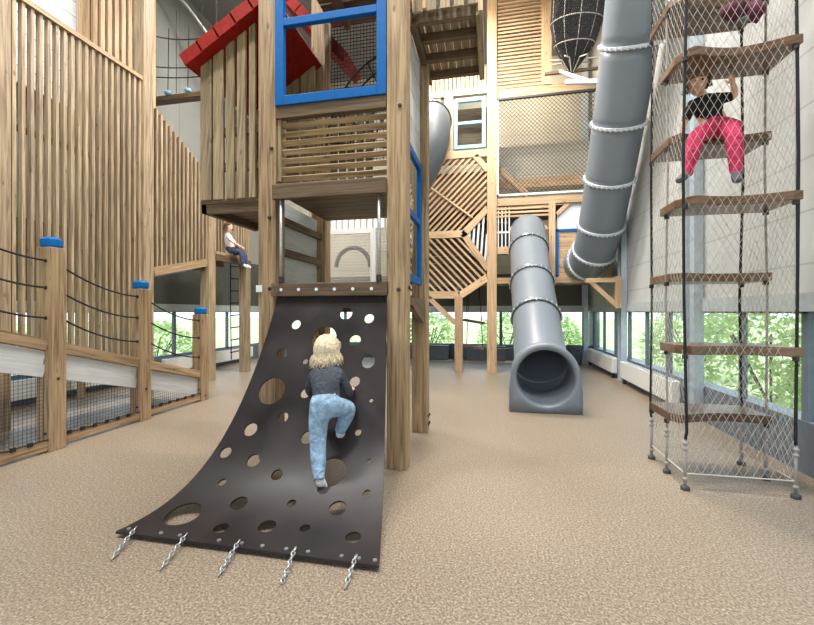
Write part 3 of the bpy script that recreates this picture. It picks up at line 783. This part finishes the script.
# left extension seen through the front tower
post(S, -4.05, YS, 0, 4.2, .17, 'slat_wood'); post(S, -1.95, YS, 0, 6.6, .17, 'slat_wood')
m = MB()
for i in range(13): m.box(-3.9+i*.145, -3.9+i*.145+.09, YS-.03, YS+.01, 3.18, 4.0)
m.build('balustrade', 'white_panel', S)
frame_xz('net_frame', -3.9, -2.55, YS-.03, 1.85, 3.18, .12, 'white_board', S, (), .06)
m = MB(); diamond_net(m, (-3.8, YS-.05, 1.95), (1.7, 0, 0), (0, 0, 1.2), 30, 34, .006); m.build('net_panel', 'pale_net', S)
m = MB().tube([(-3.2+.42*math.cos(a*PI/12), YS+.3, 2.35+.45*math.sin(a*PI/12)) for a in range(13)], .05, 8).build('net_arch', 'dark_net', S, True)
MB().box(-4.0, -1.9, YS-.1, YS+.1, 1.72, 1.86).build('beam', 'slat_wood', S)
MB().box(-4.0, -1.9, YS+.1, YS+1.4, 1.74, 1.80).build('lower_deck', 'dark_wood', S)

# hanging steps below the facade
for x, z, lb in ((-.42, 1.07, 'dark wooden swing step hanging in front of the back windows, upper one'), (-.40, .50, 'dark wooden swing step hanging near the floor, lower one')):
    t = thing('hanging_step', (x, 9.3, z), lb, 'swing step')
    MB().beam((x-.2, 9.35, z+.04), (x+.25, 9.25, z-.03), .16, .05).build('step', 'dark_wood', t)
    for dx in (-.16, .2): MB().tube([(x+dx, 9.3, z+.02), (x+dx*.6, 9.3, 1.92)], .008, 5).build('rope', 'black_rope', t)
    MB().tube(cord((x+.25, 9.25, z), (-.09 if z > .8 else .95, 9.0 if z > .8 else 10.2, z+.03), .06), .01, 5).build('stay_rope', 'rope_grey', t)

# ------------------------------------------------------------------ tube slides
def ring_path(path, R_, seg, name, mat, par, inner=None):
    """open tube shell with wall thickness"""
    m = MB(); m.tube(path, R_, seg, cap=False); o = m.build(name, mat, par, True)
    s_ = o.modifiers.new('wall', 'SOLIDIFY'); s_.thickness = .012; s_.offset = -1; return o
def flange(par, c, d, R_, mat, boltmat, nb=26):
    c, d = V(c), V(d).normalized()
    o = MB().tube([c-d*.022, c-d*.02, c+d*.02, c+d*.022], R_, 40, rr=[R_-.005, R_+.022, R_+.022, R_-.005], cap=False).build('flange', mat, par)
    u = V((1, 0, 0)); u = (u-d*u.dot(d)).normalized(); w_ = d.cross(u); m = MB()
    for i in range(nb):
        a = 2*PI*i/nb; p = c+u*(math.cos(a)*(R_+.03))+w_*(math.sin(a)*(R_+.03))
        m.tube([p-d*.026, p+d*.026], .0115, 6)
    m.tube([c+u*(math.cos(2*PI*i/40)*(R_+.027))+w_*(math.sin(2*PI*i/40)*(R_+.027)) for i in range(40)], .004, 5, True)
    m.build('bolt_ring', boltmat, o); return o
def smooth_path(P, n=8):
    P = [V(p) for p in P]; out = []
    for i in range(len(P)-1):
        p0, p1, p2, p3 = P[max(i-1, 0)], P[i], P[i+1], P[min(i+2, len(P)-1)]
        for k in range(n):
            t = k/n; out.append(.5*((2*p1)+(p2-p0)*t+(2*p0-5*p1+4*p2-p3)*t*t+(3*p1-p0-3*p2+p3)*t**3))
    out.append(P[-1]); return out
SL = thing('tube_slide', (.67, 5.9, 0), 'straight grey tube slide ending with a round mouth on the floor, centre right', 'tube slide')
P1 = smooth_path([(.67, 5.95, .56), (.675, 6.3, .82), (.685, 6.8, 1.19), (.70, 7.62, 1.80), (.72, 8.5, 2.52), (.735, 8.88, 2.92), (.72, 9.25, 3.04), (.45, 9.6, 2.95), (0.0, 9.75, 2.98), (-.6, 9.8, 2.98)], 8)
cuts = [0, 16, 24, 32, len(P1)-1]
for a, b2 in zip(cuts, cuts[1:]): ring_path(P1[a:b2+1], .36, 40, 'tube_section', 'slide_grey', SL)
for c in cuts[1:-1]: flange(SL, P1[c], P1[min(c+1, len(P1)-1)]-P1[c-1], .36, 'slide_dark', 'bolt_steel')
# exit piece: profile loops from mouth to tube
n = 48; loops = []
def mouth_loop(y, t):
    """t=0 the boxy foot at the mouth, t=1 the tube ring"""
    out = []; c = V((.67, 5.95, .56)); d = (P1[1]-P1[0]).normalized(); up = V((1, 0, 0)).cross(d)
    if up.z < 0: up = -up
    for i in range(n):
        a = 2*PI*i/n-PI/2; ca, sa = math.cos(a), math.sin(a)
        if sa < 0:
            k = 1/max(abs(ca), abs(sa), .0001); bx, bz = .445*ca*k*(1 if abs(ca) > abs(sa) else 1), max(-.46, .46*sa*k)
            bx = max(-.445, min(.445, .445*ca*k)); e = min(1, -sa*3); ax_, az_ = .425*ca, .42*sa
            bx, bz = ax_*(1-e)+bx*e, az_*(1-e)+bz*e
        else: bx, bz = .425*ca, .44*sa
        p = V((.67+bx, y, .46+bz)); q = c+V((1, 0, 0))*(.36*ca)+up*(.36*sa)
        out.append(p.lerp(q, t))
    return out
ring_i = lambda y, r, z: [V((.67+r*math.cos(2*PI*i/n-PI/2), y, z+r*math.sin(2*PI*i/n-PI/2))) for i in range(n)]
LP = [ring_i(5.95, .345, .54), ring_i(5.72, .345, .475), ring_i(5.50, .352, .455), ring_i(5.46, .37, .455), ring_i(5.455, .395, .46), mouth_loop(5.47, 0), mouth_loop(5.66, 0), mouth_loop(5.80, .35), mouth_loop(5.95, 1)]
m = MB(); vs = [p for l in LP for p in l]; fs = [(k*n+i, k*n+(i+1) % n, (k+1)*n+(i+1) % n, (k+1)*n+i) for k in range(len(LP)-1) for i in range(n)]
for p in vs: p.z = max(p.z, .0)
m.add(vs, fs).build('exit_mouth', 'slide_grey', SL, True)

S2 = thing('tall_tube_slide', (1.7, 6.9, 2.0), 'steep grey tube slide with white flanges coming down from high up beside the right wall', 'tube slide')
P2 = smooth_path([(1.70, 4.2, 7.75), (1.80, 5.3, 6.45), (1.87, 6.26, 5.25), (1.90, 7.0, 4.27), (1.91, 7.62, 3.47), (1.90, 8.22, 2.73), (1.86, 8.62, 2.38), (1.75, 9.0, 2.28), (1.6, 9.6, 2.28)], 8)
P2 = [p+V((.045, 0, 0)) for p in P2]
cuts = [0, 9, 17, 24, 31, 38, 45, 52, len(P2)-1]
for a, b2 in zip(cuts, cuts[1:]): ring_path(P2[a:b2+1], .38, 40, 'tube_section', 'slide_grey', S2)
for c in cuts[1:-1]: flange(S2, P2[c], P2[min(c+1, len(P2)-1)]-P2[c-1], .38, 'flange_white', 'flange_white', 34)
MB().beam((1.30, 8.45, 6.0), (1.55, 6.9, 4.9), .045, .045).build('stay_bar', 'flange_white', S2)
MB().beam((1.15, 6.9, 4.95), (1.58, 6.7, 4.8), .06, .06).build('stay_bar', 'flange_white', S2)

S3 = thing('rear_tube_slide', (-1.3, 7.2, 3.6), 'short stretch of dark grey tube slide seen behind the front tower', 'tube slide')
P3 = smooth_path([(-1.2, 8.7, 5.15), (-1.15, 7.9, 5.0), (-1.06, 7.3, 4.65), (-1.08, 7.1, 4.2), (-1.25, 7.1, 3.8), (-1.4, 7.15, 3.6)], 7)
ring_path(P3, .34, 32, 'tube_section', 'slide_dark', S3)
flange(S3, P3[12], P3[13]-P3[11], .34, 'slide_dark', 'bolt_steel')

# dark net tunnel
NT = thing('net_tunnel', (1.55, 8.4, 5.9), 'dark rope net tunnel narrowing to a point above the wide net panel', 'net tunnel')
m = MB(); q0, q1 = V((1.62, 7.9, 7.95)), V((1.52, 8.45, 5.95))
prf = [(0, .42), (.15, .44), (.4, .47), (.6, .46), (.78, .36), (.9, .2), (1, .04)]
def rad(t):
    for (a, ra), (b2, rb) in zip(prf, prf[1:]):
        if a <= t <= b2: return ra+(rb-ra)*(t-a)/(b2-a)
ax = (q1-q0).normalized(); e1 = V((0, 1, 0)); e1 = (e1-ax*e1.dot(ax)).normalized(); e2 = ax.cross(e1)
def tp(t, a): return q0.lerp(q1, t)+e1*(rad(t)*math.cos(a))+e2*(rad(t)*math.sin(a))
for k in range(84):
    for s_ in (1, -1): m.tube([tp(i/40, 2*PI*k/84+s_*i*.05) for i in range(41)], .0105, 3, cap=False)
m.build('net', 'dark_net', NT)
m = MB()
for k in range(10): m.tube([tp(i/24, 2*PI*k/10) for i in range(25)], .009, 5)
for t in (.15, .4, .6, .78): m.tube([tp(t, 2*PI*i/24) for i in range(24)], .012, 5, True)
m.build('frame_ropes', 'rope_grey', NT)
m = MB()
for k in range(7):
    a = 2*PI*k/7; p = tp(.9, a); m.tube([tp(1, a), p, p+e1*.15*math.cos(a)+e2*.25*math.sin(a)], .015, 5)
m.build('tie_ropes', 'pale_net', NT)
MB().beam(q1-V((.5, 0, -.02)), q1+V((.6, .0, .02)), .05, .05).build('hanging_bar', 'dark_wood', NT)

# ------------------------------------------------------------------ hanging net tower with zigzag steps
NX0, NX1, NY0, NY1 = 1.38, 2.07, 3.34, 3.98; NM = 3.66
RT = thing('net_climbing_tower', ((NX0+NX1)/2, NM, 0), 'tall climbing tower of pale diamond net with wooden steps on black ropes, right', 'net tower')
ROPES = [(NX0, NY1), (NX0-.0, NM), (NX0, NY0), (NX1, NY1), (NX1, NM), (NX1, NY0)]
ZT = 5.2
for i, (x, y) in enumerate(ROPES):
    mid = i % 3 == 1
    zz = [ZT, 3.6, 2.4, 1.4, .42, .38]
    wob = .014
    o = MB().tube([(x+random.uniform(-wob, wob), y+random.uniform(-wob, wob), z) for z in zz[:-1]]+[(x, y, .36)], .0085 if mid else .0105, 8).build('rope', 'rope_grey' if mid else 'black_rope', RT, True)
    l = MB().tube([(x, y, .37), (x, y, .02)], .011, 7)
    for z in (.34, .30, .08): l.ball((x, y, z), .02, 1, 1, .8, 5)
    l.build('tensioner', 'rope_grey', RT, True)
    MB().tube([(x, y, .0), (x, y, .025), (x, y, .03)], .026, 10, rr=[.03, .03, .02]).build('floor_anchor', 'dark_steel', RT)
def bulge(nx, ny, k):
    return lambda a, b2: V((nx, ny, 0))*(k*math.sin(PI*a))
m = MB()
nz = int((ZT-.12)/.05)
faces = [((NX0, NY0, .12), (NX1-NX0, 0, 0), 13, (0, -.0)), ((NX0, NY1, .12), (NX1-NX0, 0, 0), 13, (0, .0)), ((NX0, NY0, .12), (0, NY1-NY0, 0), 12, (-.0, 0)), ((NX1, NY0, .12), (0, NY1-NY0, 0), 12, (.0, 0))]
for (o_, U_, nu, b_), nm in zip(faces, ('front', 'back', 'left', 'right')):
    m = MB(); diamond_net(m, o_, U_, (0, 0, ZT-.12), nu, nz, .0016)
    d = V(U_); m.tube([V(o_), V(o_)+d], .005, 5)
    m.build(nm+'_net', 'pale_net', RT)
def step(z, back, label=None):
    t_ = .065; zb = z-t_
    if back:   # rear half step
        P_ = [(NX0-.01, NY1+.02), (NX0-.01, NM-.06)]
        n_ = 10
        for i in range(n_+1):
            f_ = i/n_; P_.append((NX0+.05+(NX1-NX0-.03)*f_, NM-.14+.09*math.sin(PI*f_)+.10*f_))
        P_ += [(NX1+.03, NM-.02), (NX1+.02, NY1+.02)]
    else:
        P_ = [(NX0-.03, NM+.06), (NX0-.03, NY0+.10), (NX0+.04, NY0-.02)]
        n_ = 10
        for i in range(n_+1):
            f_ = i/n_; P_.append((NX0+.08+(NX1-NX0-.10)*f_, NY0-.02+.075*math.sin(PI*f_)))
        P_ += [(NX1+.035, NY0-.02), (NX1+.03, NM+.06)]
    o = MB().prism([(x, y, zb) for x, y in P_], (0, 0, t_)).build('step_board', 'step_wood', RT, bevel=.006)
    for x, y in ROPES:
        if (back and y > NM-.01) or (not back and y < NM+.01):
            MB().tube([(x, y, zb-.03), (x, y, zb)], .02, 7).build('clamp', 'bolt_dark', o)
STEPS = [.50, 1.05, 1.60, 2.14, 2.68, 3.22, 3.76, 4.3]
for i, z in enumerate(STEPS): step(z, i % 2 == 0)
MB().box(NX0-.1, NX1+.1, NY0-.1, NY1+.1, ZT, ZT+.06).build('hanging_frame', 'dark_wood', RT)
for x in (NX0, NX1):
    MB().tube([(x, NM, ZT), (x, NM, ZC)], .012, 6).build('hanging_cable', 'galvanised', RT)

# ------------------------------------------------------------------ people
def skin(name, chains, mat, parent, sub=2, extra=None, root=0):
    """chains: list of lists of (key, point, radius); shared keys join"""
    vs, rs, ed, idx = [], [], [], {}
    for ch in chains:
        prev = None
        for key, p, r in ch:
            if key not in idx: idx[key] = len(vs); vs.append(V(p)); rs.append(r)
            if prev is not None and prev != idx[key]: ed.append((prev, idx[key]))
            prev = idx[key]
    me = bpy.data.meshes.new(name); off = wloc(parent)
    me.from_pydata([tuple(p-off) for p in vs], ed, []); o = bpy.data.objects.new(name, me); COL.objects.link(o)
    o.modifiers.new('skin', 'SKIN'); sv = me.skin_vertices[0].data if me.skin_vertices else None
    if sv is None:
        return None
    for i, r in enumerate(rs):
        rr = r if isinstance(r, tuple) else (r, r); sv[i].radius = rr; sv[i].use_root = (i == root)
    s_ = o.modifiers.new('sub', 'SUBSURF'); s_.levels = sub; s_.render_levels = sub
    dg = bpy.context.evaluated_depsgraph_get(); dg.update()
    nm = bpy.data.meshes.new_from_object(o.evaluated_get(dg)); bpy.data.objects.remove(o)
    if extra:
        bm = bmesh.new(); bm.from_mesh(nm)
        for e in extra: bm.from_mesh(e)
        bm.to_mesh(nm); bm.free()
    nm.materials.clear(); nm.materials.append(MATS[mat]); nm.name = name
    nm.polygons.foreach_set('use_smooth', [True]*len(nm.polygons))
    r = bpy.data.objects.new(name, nm); COL.objects.link(r); r.parent = parent; return r
def lerp3(a, b2, t): return a.lerp(b2, t)
def person(label, J, fwd, up, shirt, sleeve, legs, foot, hair, long_hair, skinm, name='child', hs=1.0, shoe='sock'):
    """J: joints in world space. fwd/up: face direction and head up."""
    P = thing('person', J['pelvis'], label, 'person')
    fwd = V(fwd).normalized(); up = V(up); up = (up-fwd*up.dot(fwd)).normalized(); rt = fwd.cross(up)
    hc = J['head']; R_ = .088*hs
    hm = bpy.data.meshes.new('h'); bm = bmesh.new(); bmesh.ops.create_icosphere(bm, subdivisions=4, radius=1)
    for v in bm.verts:
        p = v.co.copy(); x, y, z = p.x, p.y, p.z      # x right, y forward, z up
        w = .80-.10*max(0, -z); p = V((x*w, y*.96, z*1.12))
        if z < -.1: p.y += .10*(-z-.1)*(1 if y > 0 else -.4); p.x *= 1-.22*max(0, -z-.1)
        def bump(cx_, cz_, s, a):
            if y > 0: p.y += a*math.exp(-((x-cx_)**2+(z-cz_)**2)/(s*s))
        bump(0, -.20, .11, .20); bump(0, -.08, .08, .07); bump(-.32, .05, .13, -.09); bump(.32, .05, .13, -.09); bump(0, -.52, .14, .05); bump(.45, -.25, .2, .04); bump(-.45, -.25, .2, .04); bump(0, -.85, .2, .06)
        for s in (-1, 1):
            d_ = (y+.02)**2/.02+(z+.05)**2/.05
            if x*s > .6: p.x += s*.14*math.exp(-d_)
        v.co = hc-(wloc(P)) + rt*(p.x*R_)+fwd*(p.y*R_)+up*(p.z*R_)
    bm.to_mesh(hm); bm.free()
    hands = []
    def limb(side):
        sh, el, wr, hd = (J[k+side] for k in ('shoulder', 'elbow', 'wrist', 'hand'))
        d = (hd-wr).normalized(); c = [('sh'+side, sh, .036), ('ua'+side, lerp3(sh, el, .5), .029), ('el'+side, el, .025), ('fa'+side, lerp3(el, wr, .4), .024), ('wr'+side, wr, (.018, .015)), ('pm'+side, wr+d*.03, (.023, .014)), ('pe'+side, wr+d*.052, (.022, .011))]
        # fingers as short bent chains
        sdv = d.cross(up); sdv = sdv.normalized() if sdv.length > .1 else d.cross(rt).normalized(); dn = d.cross(sdv)
        if J.get('curl'+side) is not None and dn.dot(J['curl'+side]) < 0: dn = -dn
        cs_ = []
        for i, (o_, ln) in enumerate(((-.018, .036), (-.006, .042), (.006, .039), (.018, .031))):
            a = wr+d*.05+sdv*o_; b2 = a+d*ln*.5+dn*.004; c2 = b2+d*ln*.3+dn*.014; e = c2+dn*.016+d*.002
            cs_.append([('f%d' % i, a-d*.015, .0062), ('g%d' % i, b2, .006), ('h%d' % i, c2, .0055), ('i%d' % i, e, .0048)])
        th = [('t0', wr+d*.012+sdv*-.016, .009), ('t1', wr+d*.03+sdv*-.033+dn*.006, .0075), ('t2', wr+d*.047+sdv*-.036+dn*.016, .0062)]
        for q in cs_+[th]: hands.append(skin_raw([q], P))
        return c
    def leg(side):
        hp, kn, an, to = (J[k+side] for k in ('hip', 'knee', 'ankle', 'toe'))
        return [('pelvis', J['pelvis'], .075), ('hp'+side, hp, .062), ('th'+side, lerp3(hp, kn, .5), .052), ('kn'+side, kn, .040), ('cf'+side, lerp3(kn, an, .35), .041), ('an'+side, an, .025), ('ft'+side, lerp3(an, to, .5), (.026, .022)), ('to'+side, to, (.024, .016))]
    tor = [('pelvis', J['pelvis'], (.085, .07)), ('waist', lerp3(J['pelvis'], J['chest'], .5), (.082, .065)), ('chest', J['chest'], (.09, .07)), ('neckb', lerp3(J['chest'], J['neck'], .7), (.05, .042)), ('neck', J['neck'], .032), ('hb', lerp3(J['neck'], hc, .6), .035)]
    LA, RA = limb('L'), limb('R'); LL, RL_ = leg('L'), leg('R')
    body = skin('body', [tor, [('chest', 0, 0)]+LA, [('chest', 0, 0)]+RA, LL, RL_], skinm, P, 2, extra=[hm]+hands)
    # clothes are grown along the same joints
    g = 1.13
    def fat(ch, k=g, add=.006): return [(a, p, (tuple(x*k+add for x in r) if isinstance(r, tuple) else r*k+add)) if r != 0 else (a, p, r) for a, p, r in ch]
    ns = 5 if sleeve == 'long' else 3
    skin('shirt', [fat([('hem', J['pelvis']+(J['chest']-J['pelvis'])*-.08, (.080, .066)), ('hm2', lerp3(J['pelvis'], J['chest'], .2), (.088, .070))]+tor[1:4]), [('chest', 0, 0)]+fat(LA[:ns]), [('chest', 0, 0)]+fat(RA[:ns])], shirt, P, 2, root=3)
    skin('trousers', [fat(tor[:2])[:1]+[('w1', lerp3(J['pelvis'], J['chest'], .3), (.092, .076)), ('w2', lerp3(J['pelvis'], J['chest'], .52), (.096, .080))], fat(LL[:6], 1.2, .009)+[('cL', J['ankleL']+(J['ankleL']-J['kneeL']).normalized()*.015, .040)], fat(RL_[:6], 1.2, .009)+[('cR', J['ankleR']+(J['ankleR']-J['kneeR']).normalized()*.015, .040)]], legs, P, 2)
    for s_, c in (('L', LL), ('R', RL_)):
        skin(shoe, [[(a, p, (tuple(x*1.2+.006 for x in r) if isinstance(r, tuple) else r*1.15+.003)) for a, p, r in c[5:]+[('tip', c[-1][1]+(c[-1][1]-c[-2][1]).normalized()*.022, (.019, .015))]]], foot, P, 2)
    # hair cap and strands
    m = MB(); hc_ = hc
    def hp_(th, ph, k): return hc_+(rt*(math.sin(th)*math.sin(ph)*.86)-fwd*(math.sin(th)*math.cos(ph)*1.0)+up*(math.cos(th)*1.14))*R_*k
    # ph = 0 at the back of the head
    n1, n2 = 9, 20; vs = []; fs = []
    for i in range(n1+1):
        for j in range(n2+1):
            ph = -PI*.98+2*PI*.98*j/n2; lim = 1.0 if abs(ph) > 2.0 else (1.45 if abs(ph) > 1.5 else 2.1)
            vs.append(hp_(lim*i/n1, ph, 1.07+.03*random.random()))
    for i in range(n1):
        for j in range(n2): a = i*(n2+1)+j; fs.append((a, a+1, a+n2+2, a+n2+1))
    m.add(vs, fs)
    down = V((0, 0, -1))
    for i in range(260 if long_hair else 150):
        ph = random.uniform(-2.5, 2.5); top = random.uniform(.1, .9); path = []
        L_ = (random.uniform(.45, .95) if abs(ph) < 1.7 else random.uniform(.4, .8)) if long_hair else .35
        lim = 1.0 if abs(ph) > 2.0 else 1.75
        for k in range(5):
            th = top+(lim-top)*k/4; path.append(hp_(th, ph+.03*math.sin(k+i), 1.10+.03*random.random()))
        e = path[-1]; o_ = (e-hc_).normalized()
        for k in range(1, 4): path.append(e+down*(R_*L_*k/3)+o_*(R_*.10*k*(1 if long_hair else .4))+V((random.uniform(-1, 1), random.uniform(-1, 1), random.uniform(-1, 1)))*.012)
        m.tube(path, .004, 4, rr=[.003, .005, .0055, .0055, .005, .005, .004, .001])
    m.build('hair', hair, P, True)
    # eyes and mouth
    for s in (-1, 1):
        c = hc+(rt*(s*.32*.8)+fwd*.885+up*(.05*1.12))*R_
        m = MB(); m.ball(c, .0085*hs, 1, 1, .8, 6); m.build('eye', 'eye_dark', P, True)
    c = hc+(fwd*.93+up*(-.55))*R_; MB().tube([c-rt*.016*hs-fwd*.004, c, c+rt*.016*hs-fwd*.004], .0035, 6).build('mouth', 'lips', P, True)
    return P
def skin_raw(chains, parent):
    vs, rs, ed = [], [], []
    for ch in chains:
        for i, (k, p, r) in enumerate(ch):
            vs.append(V(p)); rs.append(r)
            if i: ed.append((len(vs)-2, len(vs)-1))
    me = bpy.data.meshes.new('f'); off = wloc(parent); me.from_pydata([tuple(p-off) for p in vs], ed, [])
    o = bpy.data.objects.new('f', me); COL.objects.link(o); o.modifiers.new('s', 'SKIN')
    for i, r in enumerate(rs): me.skin_vertices[0].data[i].radius = (r, r); me.skin_vertices[0].data[i].use_root = (i == 0)
    o.modifiers.new('u', 'SUBSURF').levels = 1
    dg = bpy.context.evaluated_depsgraph_get(); dg.update(); nm = bpy.data.meshes.new_from_object(o.evaluated_get(dg)); bpy.data.objects.remove(o); return nm

# child climbing the mat (seen from behind)
J = dict(pelvis=at(326, 404, 2.60), chest=at(327, 380, 2.66), neck=at(327, 364, 2.72), head=at(327, 350, 2.76),
         shoulderL=at(314, 375, 2.68), elbowL=at(309, 390, 2.76), wristL=at(313, 396, 2.86), handL=at(315, 392, 2.90),
         shoulderR=at(340, 375, 2.68), elbowR=at(349, 392, 2.74), wristR=at(350, 394, 2.86), handR=at(351, 389, 2.90),
         hipL=at(318, 410, 2.58), kneeL=at(318, 445, 2.56), ankleL=at(319, 478, 2.47), toeL=at(323, 487, 2.53),
         hipR=at(334, 408, 2.60), kneeR=at(350, 407, 2.73), ankleR=at(340, 431, 2.72), toeR=at(341, 437, 2.79))
person('small blonde child in dark top and light blue jeans climbing the black mat', J, (.25, .9, .15), (0, -.15, 1), 'charcoal_shirt', 'long', 'denim', 'white_cloth', 'hair_blonde', True, 'skin_fair', hs=1.02)

# child with pink trousers sitting on a step in the net tower
zs = 2.68
J = dict(pelvis=V((1.70, 3.70, zs+.085)), chest=V((1.66, 3.72, zs+.25)), neck=V((1.635, 3.70, zs+.36)), head=V((1.62, 3.68, zs+.455)))
J['pelvis'] = at(716, 127, 3.72); J['chest'] = at(707, 108, 3.74); J['neck'] = at(701, 93, 3.74); J['head'] = at(697, 83, 3.72)
J.update(shoulderL=at(692, 105, 3.72), elbowL=at(685, 122, 3.70), wristL=at(681, 136, 3.70), handL=at(680, 141, 3.70),
         shoulderR=at(722, 98, 3.72), elbowR=at(736, 96, 3.66), wristR=at(733, 84, 3.60), handR=at(732, 79, 3.60),
         hipL=at(709, 129, 3.68), kneeL=at(696, 137, 3.48), ankleL=at(687, 174, 3.47), toeL=at(680, 180, 3.40),
         hipR=at(724, 128, 3.68), kneeR=at(734, 133, 3.48), ankleR=at(736, 172, 3.47), toeR=at(737, 180, 3.40))
person('child in black top and pink trousers sitting on a step inside the net tower', J, (-.2, -.93, -.25), (-.12, 0, 1), 'black_shirt', 'short', 'pink_trousers', 'grey_sock', 'hair_brown', False, 'skin')

# child in plum clothing higher up the net tower, mostly above the frame
J = dict(pelvis=at(741, 12, 3.78), chest=at(742, -16, 3.80), neck=at(742, -34, 3.8), head=at(742, -50, 3.8))
J.update(shoulderL=at(728, -22, 3.8), elbowL=at(718, -8, 3.75), wristL=at(716, 0, 3.70), handL=at(716, 4, 3.68),
         shoulderR=at(757, -22, 3.8), elbowR=at(766, -10, 3.72), wristR=at(768, -16, 3.66), handR=at(768, -20, 3.64),
         hipL=at(734, 13, 3.74), kneeL=at(728, 10, 3.52), ankleL=at(742, 20, 3.62), toeL=at(732, 22, 3.6),
         hipR=at(749, 12, 3.74), kneeR=at(760, 8, 3.54), ankleR=at(748, 19, 3.60), toeR=at(738, 22, 3.56))
person('child in dark plum clothing high in the net tower, mostly out of frame', J, (-.1, -1, -.2), (0, 0, 1), 'plum_cloth', 'long', 'plum_cloth', 'grey_sock', 'hair_brown', False, 'skin')

# small child sitting on the far left platform
J = dict(pelvis=V((-5.16, 7.36, 2.55)), chest=V((-5.17, 7.30, 2.75)), neck=V((-5.15, 7.28, 2.88)), head=V((-5.13, 7.27, 2.98)))
J.update(shoulderL=V((-5.11, 7.21, 2.80)), elbowL=V((-5.02, 7.22, 2.68)), wristL=V((-4.94, 7.32, 2.62)), handL=V((-4.91, 7.35, 2.60)),
         shoulderR=V((-5.18, 7.40, 2.80)), elbowR=V((-5.10, 7.44, 2.67)), wristR=V((-4.98, 7.44, 2.60)), handR=V((-4.94, 7.44, 2.60)),
         hipL=V((-5.12, 7.33, 2.54)), kneeL=V((-4.92, 7.38, 2.49)), ankleL=V((-4.90, 7.40, 2.25)), toeL=V((-4.83, 7.43, 2.20)),
         hipR=V((-5.12, 7.42, 2.54)), kneeR=V((-4.94, 7.52, 2.49)), ankleR=V((-4.92, 7.53, 2.25)), toeR=V((-4.84, 7.55, 2.20)))
person('small child in white top and dark jeans sitting on the far left platform', J, (.9, -.2, -.1), (0, 0, 1), 'white_cloth', 'short', 'dark_denim', 'white_cloth', 'hair_brown', False, 'skin_fair', shoe='shoe')

# ------------------------------------------------------------------ ceiling: trusses, curved pipe, added fill lights
PI_ = thing('curved_pipe', (-5.6, 7.5, 7.2), 'light metal pipe curving under the ceiling at the top left', 'pipe')
MB().tube(smooth_path([(-6.35, 6.3, 7.6), (-5.9, 6.9, 7.35), (-5.5, 7.4, 6.75), (-5.0, 7.6, 6.5), (-4.4, 7.7, 6.5)], 6), .03, 8).build('pipe_run', 'galvanised', PI_, True)
MB().tube([(-5.5, 7.4, 6.75), (-5.5, 7.4, ZC)], .012, 6).build('hanger', 'galvanised', PI_)
lamps = [(-4.0, 2.4), (-1.6, .8), (.9, 2.2), (.9, 5.0), (-3.2, 6.2), (-1.0, 7.0)]  # unseen lamps added as fill to brighten the hall
for i, (x, y) in enumerate(lamps):
    t = thing('fill_lamp', (x, y, ZC-.3), 'unseen rectangular fill lamp added under the hall ceiling', 'lamp', 'added fill lights')
    MB().box(x-.6, x+.6, y-.12, y+.12, ZC-.3, ZC-.2).build('housing', 'fill_housing', t)
    MB().box(x-.57, x+.57, y-.1, y+.1, ZC-.31, ZC-.3).build('diffuser', 'fill_glow', t)
    for dx in (-.5, .5): MB().tube([(x+dx, y, ZC-.2), (x+dx, y, ZC)], .008, 5).build('suspension_wire', 'dark_steel', t)
    ld = bpy.data.lights.new('fill_light', 'AREA'); ld.shape = 'RECTANGLE'; ld.size = 1.2; ld.size_y = .5; ld.energy = 290; ld.color = (1, .96, .90)
    lo = bpy.data.objects.new('fill_light', ld); COL.objects.link(lo); lo.location = (0, 0, -.04); lo.parent = t
# floodlights on the play structure
for x, y, z, tx, ty, tz, e in ((-.75, 6.6, 7.2, -.6, 8.9, 4.2, 190), (1.0, 9.7, 7.5, .9, 11.3, 5.0, 95)):
    t = thing('floodlight', (x, y, z), 'warm floodlight over the rear play structure' if y < 8 else 'warm floodlight behind the louvre panel of the rear play structure', 'lamp')
    m = MB().box(x-.12, x+.12, y-.06, y+.06, z+.03, z+.2).build('housing', 'dark_steel', t)
    MB().tube([(x, y, z+.2), (x, y, ZC)], .015, 6).build('stem', 'dark_steel', t)
    ld = bpy.data.lights.new('flood', 'AREA'); ld.shape = 'DISK'; ld.size = .5; ld.energy = e; ld.color = (1, .82, .58)
    lo = bpy.data.objects.new('flood', ld); COL.objects.link(lo); lo.parent = t
    lo.rotation_euler = (V((tx, ty, tz))-V((x, y, z))).to_track_quat('-Z', 'Y').to_euler()

# ------------------------------------------------------------------ sky and exposure
sd_ = bpy.data.lights.new('sun', 'SUN'); sd_.energy = 3.2; sd_.angle = .05; sd_.color = (1, .96, .88)
so = bpy.data.objects.new('sun', sd_); COL.objects.link(so); so.rotation_euler = V((-.25, -.75, -1.25)).to_track_quat('-Z', 'Y').to_euler()
w = bpy.data.worlds.new('sky'); sc.world = w; w.use_nodes = True; nt = w.node_tree
bg = nt.nodes['Background']; tc = N(nt, 'ShaderNodeTexCoord'); sp = N(nt, 'ShaderNodeSeparateXYZ'); nt.links.new(tc.outputs['Generated'], sp.inputs[0])
nt.links.new(ramp(nt, sp.outputs['Z'], [(0, (.88, .94, 1.0)), (.6, (.66, .80, 1.0))]), bg.inputs[0]); bg.inputs[1].default_value = 2.4
vs_ = sc.view_settings; vs_.view_transform = 'Standard'; vs_.look = 'None'; vs_.gamma = 1; vs_.use_curve_mapping = False; vs_.exposure = -0.1
sc.cycles.use_denoising = True; sc.cycles.max_bounces = 8; sc.cycles.diffuse_bounces = 4; sc.cycles.transparent_max_bounces = 16
